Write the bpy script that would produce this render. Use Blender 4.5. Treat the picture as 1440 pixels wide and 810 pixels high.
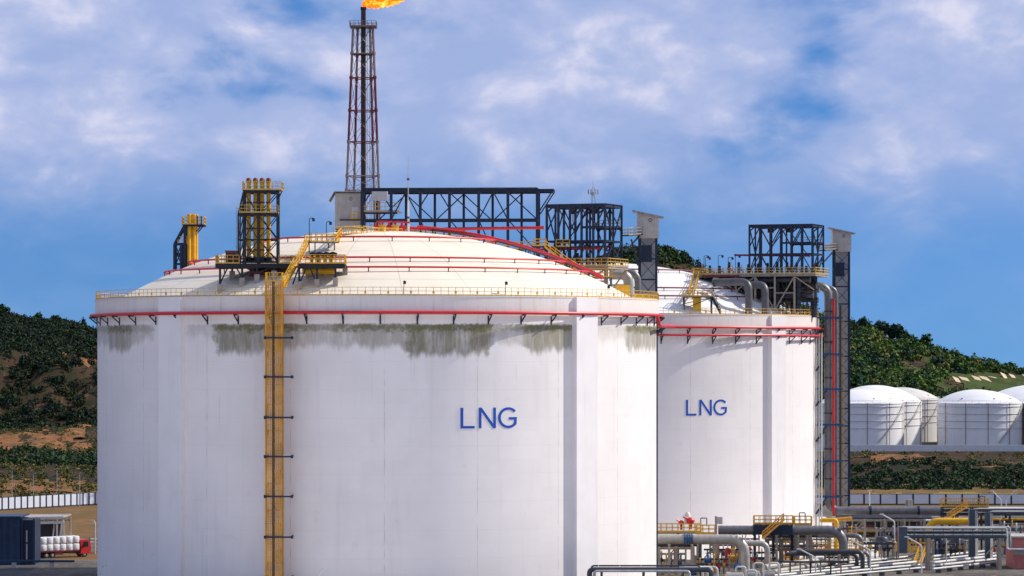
import bpy, math, random
import numpy as np
from mathutils import Vector, Matrix, noise

random.seed(7)
for o in list(bpy.data.objects):
    bpy.data.objects.remove(o)
SC = bpy.context.scene
COL = SC.collection
R = math.radians

# ------------------------------------------------------------------ camera, sky, sun, exposure
F, HZ, ZC = 4600.0, 500.0, 34.0          # focal length and horizon row in photo pixels, eye height in metres
cd = bpy.data.cameras.new('camera')
cam = bpy.data.objects.new('camera', cd); COL.objects.link(cam)
cam.location = (0, 0, ZC); cam.rotation_euler = (R(90), 0, 0)
cd.sensor_width = 36; cd.lens = 36 * F / 1440; cd.shift_y = (HZ - 405) / 1440
cd.clip_start = 1; cd.clip_end = 30000
SC.camera = cam

SUN_EL, SUN_AZ = 40, 76                  # azimuth clockwise from +Y
world = bpy.data.worlds.new('World'); SC.world = world; world.use_nodes = True
CL_OFF = (1.38, 0, 0.18)
def build_world():
    nt = world.node_tree; N = nt.nodes; Lk = nt.links; N.clear()
    out = N.new('ShaderNodeOutputWorld'); bg = N.new('ShaderNodeBackground')
    sky = N.new('ShaderNodeTexSky'); sky.sky_type = 'NISHITA'; sky.sun_disc = False
    sky.sun_elevation = R(SUN_EL); sky.sun_rotation = R(SUN_AZ)
    sky.air_density = 1.0; sky.dust_density = 0.3; sky.ozone_density = 3.0
    tc = N.new('ShaderNodeTexCoord')
    # lift the sampled direction a little: the horizon air here is clear and blue
    mp = N.new('ShaderNodeVectorMath'); mp.operation = 'ADD'; mp.inputs[1].default_value = (0, 0, 0.16)
    nm = N.new('ShaderNodeVectorMath'); nm.operation = 'NORMALIZE'
    Lk.new(tc.outputs['Generated'], mp.inputs[0]); Lk.new(mp.outputs[0], nm.inputs[0]); Lk.new(nm.outputs[0], sky.inputs[0])
    # broken stratocumulus: noise over direction, flattened vertically
    def noise_n(scale, detail, rough, z, dist=0.0, off=(0, 0, 0)):
        m = N.new('ShaderNodeMapping'); m.inputs['Scale'].default_value = (1, 1, z); m.inputs['Location'].default_value = off
        t = N.new('ShaderNodeTexNoise'); t.inputs['Scale'].default_value = scale; t.inputs['Detail'].default_value = detail
        t.inputs['Roughness'].default_value = rough; t.inputs['Distortion'].default_value = dist
        Lk.new(tc.outputs['Generated'], m.inputs[0]); Lk.new(m.outputs[0], t.inputs[0])
        return t.outputs[0]
    def mr(v, a, b, c=0.0, d=1.0, smooth=True):
        m = N.new('ShaderNodeMapRange'); m.interpolation_type = 'SMOOTHSTEP' if smooth else 'LINEAR'
        m.inputs[1].default_value = a; m.inputs[2].default_value = b; m.inputs[3].default_value = c; m.inputs[4].default_value = d
        Lk.new(v, m.inputs[0]); return m.outputs[0]
    def math_n(op, a, b):
        m = N.new('ShaderNodeMath'); m.operation = op; m.use_clamp = False
        for i, v in enumerate((a, b)):
            if isinstance(v, (int, float)): m.inputs[i].default_value = v
            else: Lk.new(v, m.inputs[i])
        return m.outputs[0]
    big = noise_n(11, 5, 0.5, 1.9, 0.25, CL_OFF); puff = noise_n(30, 6, 0.52, 1.7, 0.25, (0.4, 0, 0.05)); veil = noise_n(5, 3, 0.5, 2.0, 0.0, (0.7, 0, 0.9))
    sep = N.new('ShaderNodeSeparateXYZ'); Lk.new(tc.outputs['Generated'], sep.inputs[0])
    height = mr(sep.outputs[2], 0.030, 0.072)                  # the cloud deck thins out towards the horizon
    cov = math_n('ADD', math_n('MULTIPLY', big, 0.72), math_n('MULTIPLY', puff, 0.28))
    soft = math_n('MULTIPLY', mr(cov, 0.33, 0.47), mr(height, 0.0, 1.0, 0.10, 1.0, False))
    fine = noise_n(95, 4, 0.5, 1.5, 0.1, (0.2, 0, 0.6))
    lump = math_n('ADD', math_n('MULTIPLY', puff, 0.62), math_n('ADD', math_n('MULTIPLY', big, 0.26), math_n('MULTIPLY', fine, 0.12)))
    core = mr(lump, 0.44, 0.64)
    crest = math_n('MULTIPLY', mr(lump, 0.54, 0.66), height)
    core = math_n('MULTIPLY', core, soft)
    hs = N.new('ShaderNodeHueSaturation'); hs.inputs['Saturation'].default_value = 1.5; hs.inputs['Value'].default_value = 0.60; hs.inputs['Hue'].default_value = 0.512
    Lk.new(sky.outputs[0], hs.inputs['Color'])
    def mix(fac, a, b):
        m = N.new('ShaderNodeMix'); m.data_type = 'RGBA'
        Lk.new(fac, m.inputs[0])
        for i, v in ((6, a), (7, b)):
            if isinstance(v, tuple): m.inputs[i].default_value = (*v, 1)
            else: Lk.new(v, m.inputs[i])
        return m.outputs[2]
    c = mix(math_n('MULTIPLY', mr(veil, 0.35, 0.65), 0.22), hs.outputs[0], (1.2, 2.3, 4.7))
    c = mix(math_n('MULTIPLY', soft, 0.9), c, (2.05, 2.55, 4.1))
    c = mix(math_n('MULTIPLY', core, 0.72), c, (3.3, 3.45, 4.6))
    c = mix(math_n('MULTIPLY', crest, 0.42), c, (5.2, 4.9, 5.3))
    Lk.new(c, bg.inputs[0]); bg.inputs[1].default_value = 0.1
    Lk.new(bg.outputs[0], out.inputs[0])
build_world()
sd = bpy.data.lights.new('sun', 'SUN'); sd.energy = 2.6; sd.angle = R(0.5); sd.color = (1.0, 0.93, 0.82)
sun = bpy.data.objects.new('sun', sd); COL.objects.link(sun)
to_sun = Vector((math.sin(R(SUN_AZ)) * math.cos(R(SUN_EL)), math.cos(R(SUN_AZ)) * math.cos(R(SUN_EL)), math.sin(R(SUN_EL))))
sun.rotation_euler = to_sun.to_track_quat('Z', 'Y').to_euler(); sun.location = to_sun * 300
SC.view_settings.view_transform = 'Standard'; SC.view_settings.look = 'None'
SC.view_settings.exposure = 0.9; SC.view_settings.gamma = 1.0; SC.view_settings.use_curve_mapping = False

# ------------------------------------------------------------------ helpers
def P(px, py, Y): return Vector(((px - 720) / F * Y, Y, ZC + (HZ - py) / F * Y))
def G(px, py, z=0.0):
    Y = (ZC - z) * F / (py - HZ); return Vector(((px - 720) / F * Y, Y, z))
def Xp(px, Y): return (px - 720) / F * Y
def Zp(py, Y): return ZC + (HZ - py) / F * Y

MATS = {}
def mat(name, col, rough=0.6, metal=0.0, var=0.12, scale=1.5, bump=0.0, bscale=8.0, streak=0.0, rust=0.0):
    m = bpy.data.materials.new(name); m.use_nodes = True; MATS[name] = m
    nt = m.node_tree; N = nt.nodes; L = nt.links; b = N['Principled BSDF']
    b.inputs['Roughness'].default_value = rough; b.inputs['Metallic'].default_value = metal
    g = N.new('ShaderNodeNewGeometry')
    n = N.new('ShaderNodeTexNoise'); n.inputs['Scale'].default_value = scale; n.inputs['Detail'].default_value = 6
    L.new(g.outputs['Position'], n.inputs[0])
    cr = N.new('ShaderNodeValToRGB')
    cr.color_ramp.elements[0].position = 0.3; cr.color_ramp.elements[1].position = 0.72
    cr.color_ramp.elements[0].color = (*[c * (1 - var) for c in col], 1); cr.color_ramp.elements[1].color = (*[min(1, c * (1 + var)) for c in col], 1)
    L.new(n.outputs[0], cr.inputs[0]); out = cr.outputs[0]
    if streak or rust:
        mp = N.new('ShaderNodeMapping'); mp.inputs['Scale'].default_value = (3.0, 3.0, 0.25); L.new(g.outputs['Position'], mp.inputs[0])
        n2 = N.new('ShaderNodeTexNoise'); n2.inputs['Scale'].default_value = 1.3; n2.inputs['Detail'].default_value = 7; n2.inputs['Roughness'].default_value = 0.7
        L.new(mp.outputs[0], n2.inputs[0])
        r2 = N.new('ShaderNodeMapRange'); r2.inputs[1].default_value = 0.52; r2.inputs[2].default_value = 0.75; r2.inputs[4].default_value = max(streak, rust)
        L.new(n2.outputs[0], r2.inputs[0])
        mx = N.new('ShaderNodeMix'); mx.data_type = 'RGBA'; L.new(r2.outputs[0], mx.inputs[0]); L.new(out, mx.inputs[6])
        mx.inputs[7].default_value = (0.16, 0.055, 0.02, 1) if rust else (*[c * 0.45 for c in col], 1)
        out = mx.outputs[2]
    L.new(out, b.inputs['Base Color'])
    if bump:
        n3 = N.new('ShaderNodeTexNoise'); n3.inputs['Scale'].default_value = bscale; n3.inputs['Detail'].default_value = 5
        L.new(g.outputs['Position'], n3.inputs[0])
        bp = N.new('ShaderNodeBump'); bp.inputs['Strength'].default_value = bump; bp.inputs['Distance'].default_value = 0.05
        L.new(n3.outputs[0], bp.inputs['Height']); L.new(bp.outputs[0], b.inputs['Normal'])
    return m

ORD = ('first', 'second', 'third', 'fourth', 'fifth', 'sixth', 'seventh', 'eighth', 'ninth', 'tenth', 'eleventh', 'twelfth', 'thirteenth', 'fourteenth', 'fifteenth', 'sixteenth')
class MB:
    def __init__(s): s.v = []; s.f = []
    def add(s, vs, fs):
        k = len(s.v); s.v += [tuple(v) for v in vs]; s.f += [tuple(i + k for i in f) for f in fs]; return s
    def box(s, x0, x1, y0, y1, z0, z1):
        return s.add([(x0,y0,z0),(x1,y0,z0),(x1,y1,z0),(x0,y1,z0),(x0,y0,z1),(x1,y0,z1),(x1,y1,z1),(x0,y1,z1)],
                     [(3,2,1,0),(4,5,6,7),(0,1,5,4),(1,2,6,5),(2,3,7,6),(3,0,4,7)])
    def obox(s, c, sx, sy, sz, rz=0.0):
        ca, sa = math.cos(rz), math.sin(rz); vs = []
        for z in (-.5, .5):
            for x, y in ((-.5,-.5),(.5,-.5),(.5,.5),(-.5,.5)):
                vs.append((c[0] + x*sx*ca - y*sy*sa, c[1] + x*sx*sa + y*sy*ca, c[2] + z*sz))
        return s.add(vs, [(3,2,1,0),(4,5,6,7),(0,1,5,4),(1,2,6,5),(2,3,7,6),(3,0,4,7)])
    def bar(s, p, q, w=0.1, h=None, side=None):
        h = h or w; p = Vector(p); q = Vector(q); d = (q - p)
        if d.length < 1e-6: return s
        d.normalize()
        a = Vector(side) if side is not None else (Vector((0,0,1)).cross(d) if abs(d.z) < 0.95 else Vector((1,0,0)))
        a = (a - d * a.dot(d)).normalized(); b = d.cross(a)
        vs = [o + a*(i*w/2) + b*(j*h/2) for o in (p, q) for i, j in ((-1,-1),(1,-1),(1,1),(-1,1))]
        return s.add(vs, [(3,2,1,0),(4,5,6,7),(0,1,5,4),(1,2,6,5),(2,3,7,6),(3,0,4,7)])
    def ibeam(s, p, q, w=0.35, h=0.4, side=None):
        p = Vector(p); q = Vector(q); d = (q - p).normalized()
        a = Vector(side) if side is not None else (Vector((0,0,1)).cross(d) if abs(d.z) < 0.95 else Vector((1,0,0)))
        a = (a - d * a.dot(d)).normalized(); b = d.cross(a); t = 0.07
        for k in (-1, 1): s.bar(p + b*k*(h/2 - t/2), q + b*k*(h/2 - t/2), w, t, a)
        return s.bar(p, q, t, h - 2*t, a)
    def tube(s, pts, r=0.1, n=10, closed=False, caps=True):
        pts = [Vector(p) for p in pts]; m = len(pts); rs = r if isinstance(r, (list, tuple)) else [r] * m
        k0 = len(s.v); prev = None
        for i, p in enumerate(pts):
            if closed: d = pts[(i + 1) % m] - pts[i - 1]
            else: d = pts[min(i + 1, m - 1)] - pts[max(i - 1, 0)]
            d.normalize()
            if prev is None: a = (Vector((0,0,1)) if abs(d.z) < 0.9 else Vector((1,0,0)))
            else: a = prev
            a = (a - d * a.dot(d)).normalized(); prev = a; b = d.cross(a)
            for j in range(n):
                t = 2 * math.pi * j / n
                s.v.append(tuple(p + (a * math.cos(t) + b * math.sin(t)) * rs[i]))
        for i in range(m if closed else m - 1):
            i2 = (i + 1) % m
            for j in range(n):
                j2 = (j + 1) % n
                s.f.append((k0 + i*n + j, k0 + i*n + j2, k0 + i2*n + j2, k0 + i2*n + j))
        if caps and not closed:
            s.f.append(tuple(k0 + j for j in reversed(range(n)))); s.f.append(tuple(k0 + (m-1)*n + j for j in range(n)))
        return s
    def lathe(s, prof, cx, cy, n=64, a0=0.0, a1=2*math.pi):
        full = abs(a1 - a0 - 2*math.pi) < 1e-6; k0 = len(s.v); m = len(prof); cnt = n if full else n + 1
        for i in range(cnt):
            t = a0 + (a1 - a0) * i / n
            for r, z in prof: s.v.append((cx + r*math.sin(t), cy - r*math.cos(t), z))
        for i in range(n):
            i2 = (i + 1) % cnt
            for j in range(m - 1):
                s.f.append((k0 + i*m + j, k0 + i2*m + j, k0 + i2*m + j + 1, k0 + i*m + j + 1))
        return s
    def railing(s, pts, h=1.1, sp=1.2, w=0.07, kick=True, closed=False):
        pts = [Vector(p) for p in pts]
        segs = list(zip(pts, pts[1:] + pts[:1])) if closed else list(zip(pts, pts[1:]))
        up = Vector((0, 0, 1))
        for p, q in segs:
            for f in (1.0, 0.55): s.bar(p + up*h*f, q + up*h*f, w)
            if kick: s.bar(p + up*0.1, q + up*0.1, 0.03, 0.18)
            n = max(1, round((q - p).length / sp))
            for i in range(n): 
                c = p.lerp(q, i / n); s.bar(c, c + up*h, w)
        if not closed: s.bar(pts[-1], pts[-1] + up*h, w)
        return s
    def stair(s, p, q, width=0.9, side=None):
        p = Vector(p); q = Vector(q); d = q - p
        sv = Vector(side) if side is not None else Vector((0,0,1)).cross(d)
        sv = sv.normalized() * width / 2
        for k in (-1, 1): s.bar(p + sv*k, q + sv*k, 0.08, 0.28, side=sv)
        n = max(2, int(abs(d.z) / 0.22))
        for i in range(1, n):
            c = p + d * (i / n); s.bar(c - sv, c + sv, 0.26, 0.05, side=Vector((d.x, d.y, 0)) if abs(d.x)+abs(d.y) > 0.01 else None)
        return s
    def build(s, name, m, parent=None, sharp=35, smooth=True):
        off = Vector((0,0,0)); p = parent
        while p is not None: off += p.location; p = p.parent
        me = bpy.data.meshes.new(name)
        me.from_pydata([(v[0]-off.x, v[1]-off.y, v[2]-off.z) for v in s.v], [], s.f)
        if smooth:
            me.polygons.foreach_set('use_smooth', [True] * len(me.polygons)); me.set_sharp_from_angle(angle=R(sharp))
        me.materials.append(MATS[m] if isinstance(m, str) else m)
        o = bpy.data.objects.new(name, me); COL.objects.link(o); o.parent = parent
        return o

def thing(name, label, cat, loc=(0,0,0), group=None):
    o = bpy.data.objects.new(name, None); COL.objects.link(o); o.location = loc; o.empty_display_size = 0.5
    return tag(o, label, cat, group)
def tag(o, label, cat, group=None):
    o['label'] = label; o['category'] = cat
    if group: o['group'] = group
    return o
def struct(o): o['kind'] = 'structure'; return o
def copy_tree(o, parent=None):
    c = o.copy(); COL.objects.link(c); c.parent = parent
    for ch in list(o.children): copy_tree(ch, c)
    return c
def one(name, mb, m, label, cat, group=None, origin=None):
    """a thing that is a single mesh, its origin at its base"""
    vs = np.array(mb.v)
    if origin is None: origin = Vector((float(vs[:,0].mean()), float(vs[:,1].mean()), float(vs[:,2].min())))
    mb.v = [(v[0]-origin[0], v[1]-origin[1], v[2]-origin[2]) for v in mb.v]
    o = mb.build(name, m); o.location = origin
    return tag(o, label, cat, group)
def bent(pts, rad, n=6):
    """polyline with rounded elbows"""
    pts = [Vector(p) for p in pts]; out = [pts[0]]
    for i in range(1, len(pts) - 1):
        a, b, c = pts[i-1], pts[i], pts[i+1]; u = (a - b); w = (c - b)
        r = min(rad, u.length * 0.49, w.length * 0.49); u.normalize(); w.normalize()
        p0 = b + u*r; p1 = b + w*r
        for k in range(n + 1):
            t = k / n; out.append((p0 * (1-t)**2 + b * 2*t*(1-t) * 1.0 + p1 * t**2))
    out.append(pts[-1]); return out
def dirA(a): return Vector((math.sin(a), -math.cos(a), 0))     # angle from the camera side, positive to the right

# ------------------------------------------------------------------ materials
mat('navy_steel', (0.005, 0.015, 0.044), 0.6, 0.0, 0.25, 2.0, streak=0.4)
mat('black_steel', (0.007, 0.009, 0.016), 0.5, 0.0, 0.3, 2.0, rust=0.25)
mat('blue_paint', (0.015, 0.075, 0.20), 0.45, 0, 0.2)
mat('teal_steel', (0.055, 0.078, 0.098), 0.5, 0, 0.2, streak=0.3)
mat('yellow_paint', (0.74, 0.40, 0.008), 0.5, 0, 0.15, streak=0.35)
mat('old_yellow', (0.66, 0.40, 0.06), 0.6, 0, 0.2, 3.0, rust=0.45)
mat('rail_yellow', (0.62, 0.38, 0.09), 0.6, 0, 0.25, 3.0, rust=0.5)
mat('stair_ochre', (0.63, 0.29, 0.014), 0.6, 0, 0.25, 0.6, rust=0.55)
mat('red_pipe', (0.60, 0.025, 0.03), 0.4, 0, 0.12, streak=0.25)
mat('dark_red', (0.16, 0.015, 0.02), 0.5, 0, 0.2)
mat('brown_red', (0.20, 0.045, 0.03), 0.6, 0, 0.25, rust=0.5)
mat('grey_pipe', (0.19, 0.185, 0.185), 0.42, 0.35, 0.2, 1.2, streak=0.45)
mat('shaded_pipe_grey', (0.12, 0.118, 0.12), 0.45, 0.3, 0.2, 1.2, streak=0.45)  # darker pipe grey with the rear deck's shade put into its colour
mat('pale_pipe', (0.42, 0.39, 0.34), 0.42, 0.25, 0.15, 1.2, streak=0.35)
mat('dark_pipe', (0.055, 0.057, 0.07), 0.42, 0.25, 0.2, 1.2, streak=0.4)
mat('white_pipe', (0.62, 0.61, 0.57), 0.45, 0.0, 0.12, 1.0, streak=0.3)
mat('tan_steel', (0.36, 0.30, 0.23), 0.6, 0, 0.2, rust=0.3)
mat('galvanised', (0.45, 0.45, 0.44), 0.45, 0.3, 0.15)
mat('white_steel', (0.66, 0.66, 0.64), 0.5, 0, 0.1, streak=0.25)
mat('cladding', (0.50, 0.46, 0.42), 0.6, 0, 0.12, 1.0, streak=0.35)
mat('grey_cladding', (0.44, 0.45, 0.47), 0.6, 0, 0.12, 1.0, streak=0.35)
mat('stack_brown', (0.05, 0.032, 0.028), 0.6, 0.2, 0.35, rust=0.4)
mat('lattice_white', (0.27, 0.20, 0.19), 0.5, 0, 0.15, rust=0.2)
mat('concrete', (0.42, 0.40, 0.37), 0.85, 0, 0.15, 1.5, 0.2, streak=0.3)
mat('pedestal', (0.36, 0.32, 0.28), 0.85, 0, 0.2, streak=0.5)
mat('black_rubber', (0.015, 0.015, 0.016), 0.8)
mat('glass_dark', (0.02, 0.025, 0.03), 0.08)
mat('truck_red', (0.55, 0.03, 0.03), 0.35)
mat('bale_white', (0.74, 0.73, 0.74), 0.8, 0, 0.08, 2.0, 0.4, 3.0)
mat('shed_blue', (0.010, 0.034, 0.078), 0.5, 0, 0.25, 0.8, streak=0.45)
mat('fence_white', (0.62, 0.66, 0.74), 0.6, 0, 0.08, 0.5, streak=0.2)
mat('letter_blue', (0.004, 0.07, 0.42), 0.5, 0, 0.08, 0.8)
mat('pink_wall', (0.55, 0.17, 0.15), 0.8, 0, 0.12)
mat('bark', (0.07, 0.05, 0.035), 0.9)
mat('slope_slab', (0.62, 0.47, 0.32), 0.9, 0, 0.2, 0.4)

def wall_material(name, stops, streaks=1.0, zt=39.0):
    """white painted concrete with moss and run-off stains under the ring beam, keyed to the angle round the tank"""
    m = bpy.data.materials.new(name); m.use_nodes = True; MATS[name] = m
    nt = m.node_tree; N = nt.nodes; L = nt.links; b = N['Principled BSDF']; b.inputs['Roughness'].default_value = 0.55
    tc = N.new('ShaderNodeTexCoord'); sp = N.new('ShaderNodeSeparateXYZ'); L.new(tc.outputs['Object'], sp.inputs[0])
    def M(op, a, b2=None, c=None):
        n = N.new('ShaderNodeMath'); n.operation = op
        for i, v in enumerate((a, b2, c)):
            if v is None: continue
            if isinstance(v, (int, float)): n.inputs[i].default_value = v
            else: L.new(v, n.inputs[i])
        return n.outputs[0]
    def MR(v, a, b2, c=0.0, d=1.0):
        n = N.new('ShaderNodeMapRange'); n.interpolation_type = 'SMOOTHSTEP'
        for i, x in enumerate((v, a, b2, c, d)):
            if isinstance(x, (int, float)): n.inputs[i].default_value = x
            else: L.new(x, n.inputs[i])
        return n.outputs[0]
    ang = M('ARCTAN2', sp.outputs[0], M('MULTIPLY', sp.outputs[1], -1.0)); z = sp.outputs[2]
    def nz(sa, sz, scale=1.0, detail=6, rough=0.6, off=0.0):
        c = N.new('ShaderNodeCombineXYZ'); L.new(M('MULTIPLY', ang, sa), c.inputs[0]); L.new(M('MULTIPLY', z, sz), c.inputs[1]); c.inputs[2].default_value = off
        t = N.new('ShaderNodeTexNoise'); t.inputs['Scale'].default_value = scale; t.inputs['Detail'].default_value = detail; t.inputs['Roughness'].default_value = rough
        L.new(c.outputs[0], t.inputs[0]); return t.outputs[0]
    def mix(fac, a, b2):
        n = N.new('ShaderNodeMix'); n.data_type = 'RGBA'
        if isinstance(fac, float): n.inputs[0].default_value = fac
        else: L.new(fac, n.inputs[0])
        for i, v in ((6, a), (7, b2)):
            if isinstance(v, tuple): n.inputs[i].default_value = (*v, 1)
            else: L.new(v, n.inputs[i])
        return n.outputs[2]
    cr = N.new('ShaderNodeValToRGB'); el = cr.color_ramp.elements; cr.color_ramp.interpolation = 'LINEAR'
    while len(el) > 1: el.remove(el[-1])
    el[0].position = 0.0; el[0].color = (stops[0][1],) * 3 + (1,)
    for a, s in stops[1:]:
        e = el.new((a + 100) / 200); e.color = (s, s, s, 1)
    L.new(MR(ang, R(-100), R(100)) if False else M('DIVIDE', M('ADD', M('ADD', ang, M('MULTIPLY', M('SUBTRACT', nz(14, 0.5, 1, 6, 0.7, 6.0), 0.5), 0.08)), R(100)), R(200)), cr.inputs[0]); S = cr.outputs[0]
    rag = nz(42, 0.9, 1, 7, 0.7); st = nz(34, 0.12, 1, 7, 0.72, 3.0); st2 = nz(16, 0.06, 1, 4, 0.6, 7.0); spot = nz(70, 1.8, 1, 6, 0.7, 5.0)
    top = MR(z, M('ADD', zt - 0.9, M('MULTIPLY', rag, 0.9)), M('ADD', zt - 1.3, M('MULTIPLY', rag, 0.9)))
    low = M('ADD', zt - 4.4, M('MULTIPLY', M('SUBTRACT', 0.8, S), 3.2)); low = M('ADD', low, M('MULTIPLY', M('SUBTRACT', st2, 0.5), 4.0)); low = M('ADD', low, M('MULTIPLY', M('SUBTRACT', st, 0.5), 2.6))
    body = M('MULTIPLY', MR(z, M('SUBTRACT', low, 0.5), M('ADD', low, 0.7)), top)
    run = M('MULTIPLY', M('MULTIPLY', body, S), MR(st, 0.28, 0.60, 0.45, 1.0))
    mband = M('MULTIPLY', MR(z, M('ADD', zt - 3.2, M('MULTIPLY', rag, 2.6)), M('ADD', zt - 2.6, M('MULTIPLY', rag, 2.6))), top)
    moss = M('MULTIPLY', M('MULTIPLY', mband, MR(S, 0.12, 0.8)), MR(spot, 0.32, 0.56, 0.25, 1.0))
    base = mix(MR(nz(5, 0.12, 1, 5, 0.6, 1.0), 0.35, 0.7), (0.88, 0.83, 0.80), (0.83, 0.78, 0.75))
    base = mix(M('MULTIPLY', MR(nz(30, 0.05, 1, 5, 0.6, 9.0), 0.5, 0.8), 0.22 * streaks), base, (0.50, 0.49, 0.47))
    # formwork lifts cast on different days, patch repairs and faint rust runs
    wn = N.new('ShaderNodeTexWhiteNoise'); wn.noise_dimensions = '2D'; cw = N.new('ShaderNodeCombineXYZ')
    L.new(M('FLOOR', M('ADD', M('DIVIDE', ang, R(9.0)), 0.1)), cw.inputs[0]); L.new(M('FLOOR', M('DIVIDE', z, 3.9)), cw.inputs[1]); L.new(cw.outputs[0], wn.inputs[0])
    base = mix(M('MULTIPLY', wn.outputs[0], 0.16), base, (0.68, 0.65, 0.63))
    base = mix(M('MULTIPLY', MR(nz(14, 0.30, 1, 6, 0.65, 12.0), 0.62, 0.72), 0.22), base, (0.62, 0.58, 0.53))
    rr_ = M('MULTIPLY', MR(nz(85, 0.05, 1, 4, 0.6, 14.0), 0.66, 0.76), MR(z, 12.0, 39.0, 0.05, 0.5))
    base = mix(rr_, base, (0.42, 0.29, 0.18))
    # casting joints
    fr = M('FRACT', M('ADD', M('DIVIDE', ang, R(18.0)), 0.30)); jl = M('LESS_THAN', M('ABSOLUTE', M('SUBTRACT', fr, 0.5)), 0.005)
    fz = M('FRACT', M('DIVIDE', z, 3.9)); jz = M('LESS_THAN', M('ABSOLUTE', M('SUBTRACT', fz, 0.5)), 0.012)
    base = mix(M('MULTIPLY', jl, M('MULTIPLY', MR(nz(3, 0.5, 1, 3, 0.5, 2.0), 0.35, 0.65), 0.4)), base, (0.30, 0.29, 0.30)); base = mix(M('MULTIPLY', jz, 0.08), base, (0.4, 0.4, 0.4))
    c = mix(M('MULTIPLY', run, 0.95), base, mix(st2, (0.12, 0.105, 0.045), (0.25, 0.225, 0.14)))
    c = mix(M('MULTIPLY', moss, 0.88), c, mix(spot, (0.030, 0.036, 0.012), (0.21, 0.20, 0.05)))
    L.new(c, b.inputs['Base Color'])
    bp = N.new('ShaderNodeBump'); bp.inputs['Strength'].default_value = 0.25; bp.inputs['Distance'].default_value = 0.04
    L.new(nz(25, 0.6, 1, 5, 0.6, 4.0), bp.inputs['Height']); L.new(bp.outputs[0], b.inputs['Normal'])
    return m
ST1 = [(-100, .2), (-86, .45), (-68, .5), (-66, .8), (-56, .8), (-54.5, .45), (-47, .4), (-46, .0), (-38, .0), (-37, .3), (-31, .22), (-29.8, .9), (-20.5, .9), (-17, .8), (-8, .5), (-6, .62), (0, .72), (7.4, .66), (8.2, 1.0), (24, .95), (25.0, .46), (31, .50), (32.5, .9), (44, .8), (45, .25), (60.5, .3), (61.5, .75), (84, .75), (86, .3)]
ST2 = [(-100, .0), (10, .0), (24, .05), (26, .30), (36, .30), (37, .05), (60, .0)]
wall_material('wall_stained', ST1, 1.0); wall_material('wall_plain', ST2, 0.8)

def simple_streaked(name, a, b2, c, vscale):
    """painted concrete with rusty run-off from the railing feet"""
    m = mat(name, a, 0.6, 0, 0.04, 0.3)
    nt = m.node_tree; N = nt.nodes; L = nt.links; b = N['Principled BSDF']
    g = N.new('ShaderNodeNewGeometry'); mp = N.new('ShaderNodeMapping'); mp.inputs['Scale'].default_value = vscale
    L.new(g.outputs['Position'], mp.inputs[0])
    n = N.new('ShaderNodeTexNoise'); n.inputs['Scale'].default_value = 1; n.inputs['Detail'].default_value = 7; n.inputs['Roughness'].default_value = 0.65
    L.new(mp.outputs[0], n.inputs[0])
    src = b.inputs['Base Color'].links[0].from_socket
    for lo, hi, amt, colr in ((0.48, 0.75, 0.5, b2), (0.60, 0.72, 0.5, c)):
        r = N.new('ShaderNodeMapRange'); r.inputs[1].default_value = lo; r.inputs[2].default_value = hi; r.inputs[4].default_value = amt
        L.new(n.outputs[0], r.inputs[0]); x = N.new('ShaderNodeMix'); x.data_type = 'RGBA'; L.new(r.outputs[0], x.inputs[0]); L.new(src, x.inputs[6]); x.inputs[7].default_value = (*colr, 1); src = x.outputs[2]
    L.new(src, b.inputs['Base Color'])
simple_streaked('parapet_paint', (0.78, 0.73, 0.68), (0.62, 0.56, 0.48), (0.45, 0.36, 0.26), (1.4, 1.4, 0.12))
simple_streaked('dome_paint', (0.84, 0.75, 0.59), (0.78, 0.66, 0.48), (0.58, 0.48, 0.34), (0.10, 0.10, 0.25))
def dome_joints(name):
    """plate and pour joints: thin radial and ring lines"""
    m = MATS[name]; nt = m.node_tree; N = nt.nodes; L = nt.links; b = N['Principled BSDF']; src = b.inputs['Base Color'].links[0].from_socket
    tc = N.new('ShaderNodeTexCoord'); sp = N.new('ShaderNodeSeparateXYZ'); L.new(tc.outputs['Object'], sp.inputs[0])
    def M(op, a, c=None):
        n = N.new('ShaderNodeMath'); n.operation = op
        for i, v in enumerate((a, c)):
            if v is None: continue
            if isinstance(v, (int, float)): n.inputs[i].default_value = v
            else: L.new(v, n.inputs[i])
        return n.outputs[0]
    ang = M('ARCTAN2', sp.outputs[0], sp.outputs[1]); rad = M('SQRT', M('ADD', M('MULTIPLY', sp.outputs[0], sp.outputs[0]), M('MULTIPLY', sp.outputs[1], sp.outputs[1])))
    da = M('ABSOLUTE', M('SUBTRACT', M('FRACT', M('DIVIDE', ang, R(15))), .5)); l1 = M('LESS_THAN', M('MULTIPLY', da, M('MULTIPLY', rad, R(15))), .09)
    l2 = M('LESS_THAN', M('ABSOLUTE', M('SUBTRACT', M('FRACT', M('DIVIDE', rad, 5.3)), .5)), .018)
    x = N.new('ShaderNodeMix'); x.data_type = 'RGBA'; L.new(M('MULTIPLY', M('MAXIMUM', l1, l2), .35), x.inputs[0]); L.new(src, x.inputs[6]); x.inputs[7].default_value = (.38, .31, .22, 1)
    L.new(x.outputs[2], b.inputs['Base Color'])
dome_joints('dome_paint')
simple_streaked('dome_paint_white', (0.76, 0.74, 0.70), (0.68, 0.64, 0.58), (0.55, 0.50, 0.44), (0.10, 0.10, 0.25))
simple_streaked('far_tank_paint', (0.80, 0.79, 0.77), (0.72, 0.68, 0.60), (0.60, 0.54, 0.45), (0.25, 0.25, 0.04))
simple_streaked('far_tank_grey', (0.62, 0.60, 0.54), (0.52, 0.48, 0.42), (0.42, 0.38, 0.3), (0.25, 0.25, 0.04))

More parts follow.
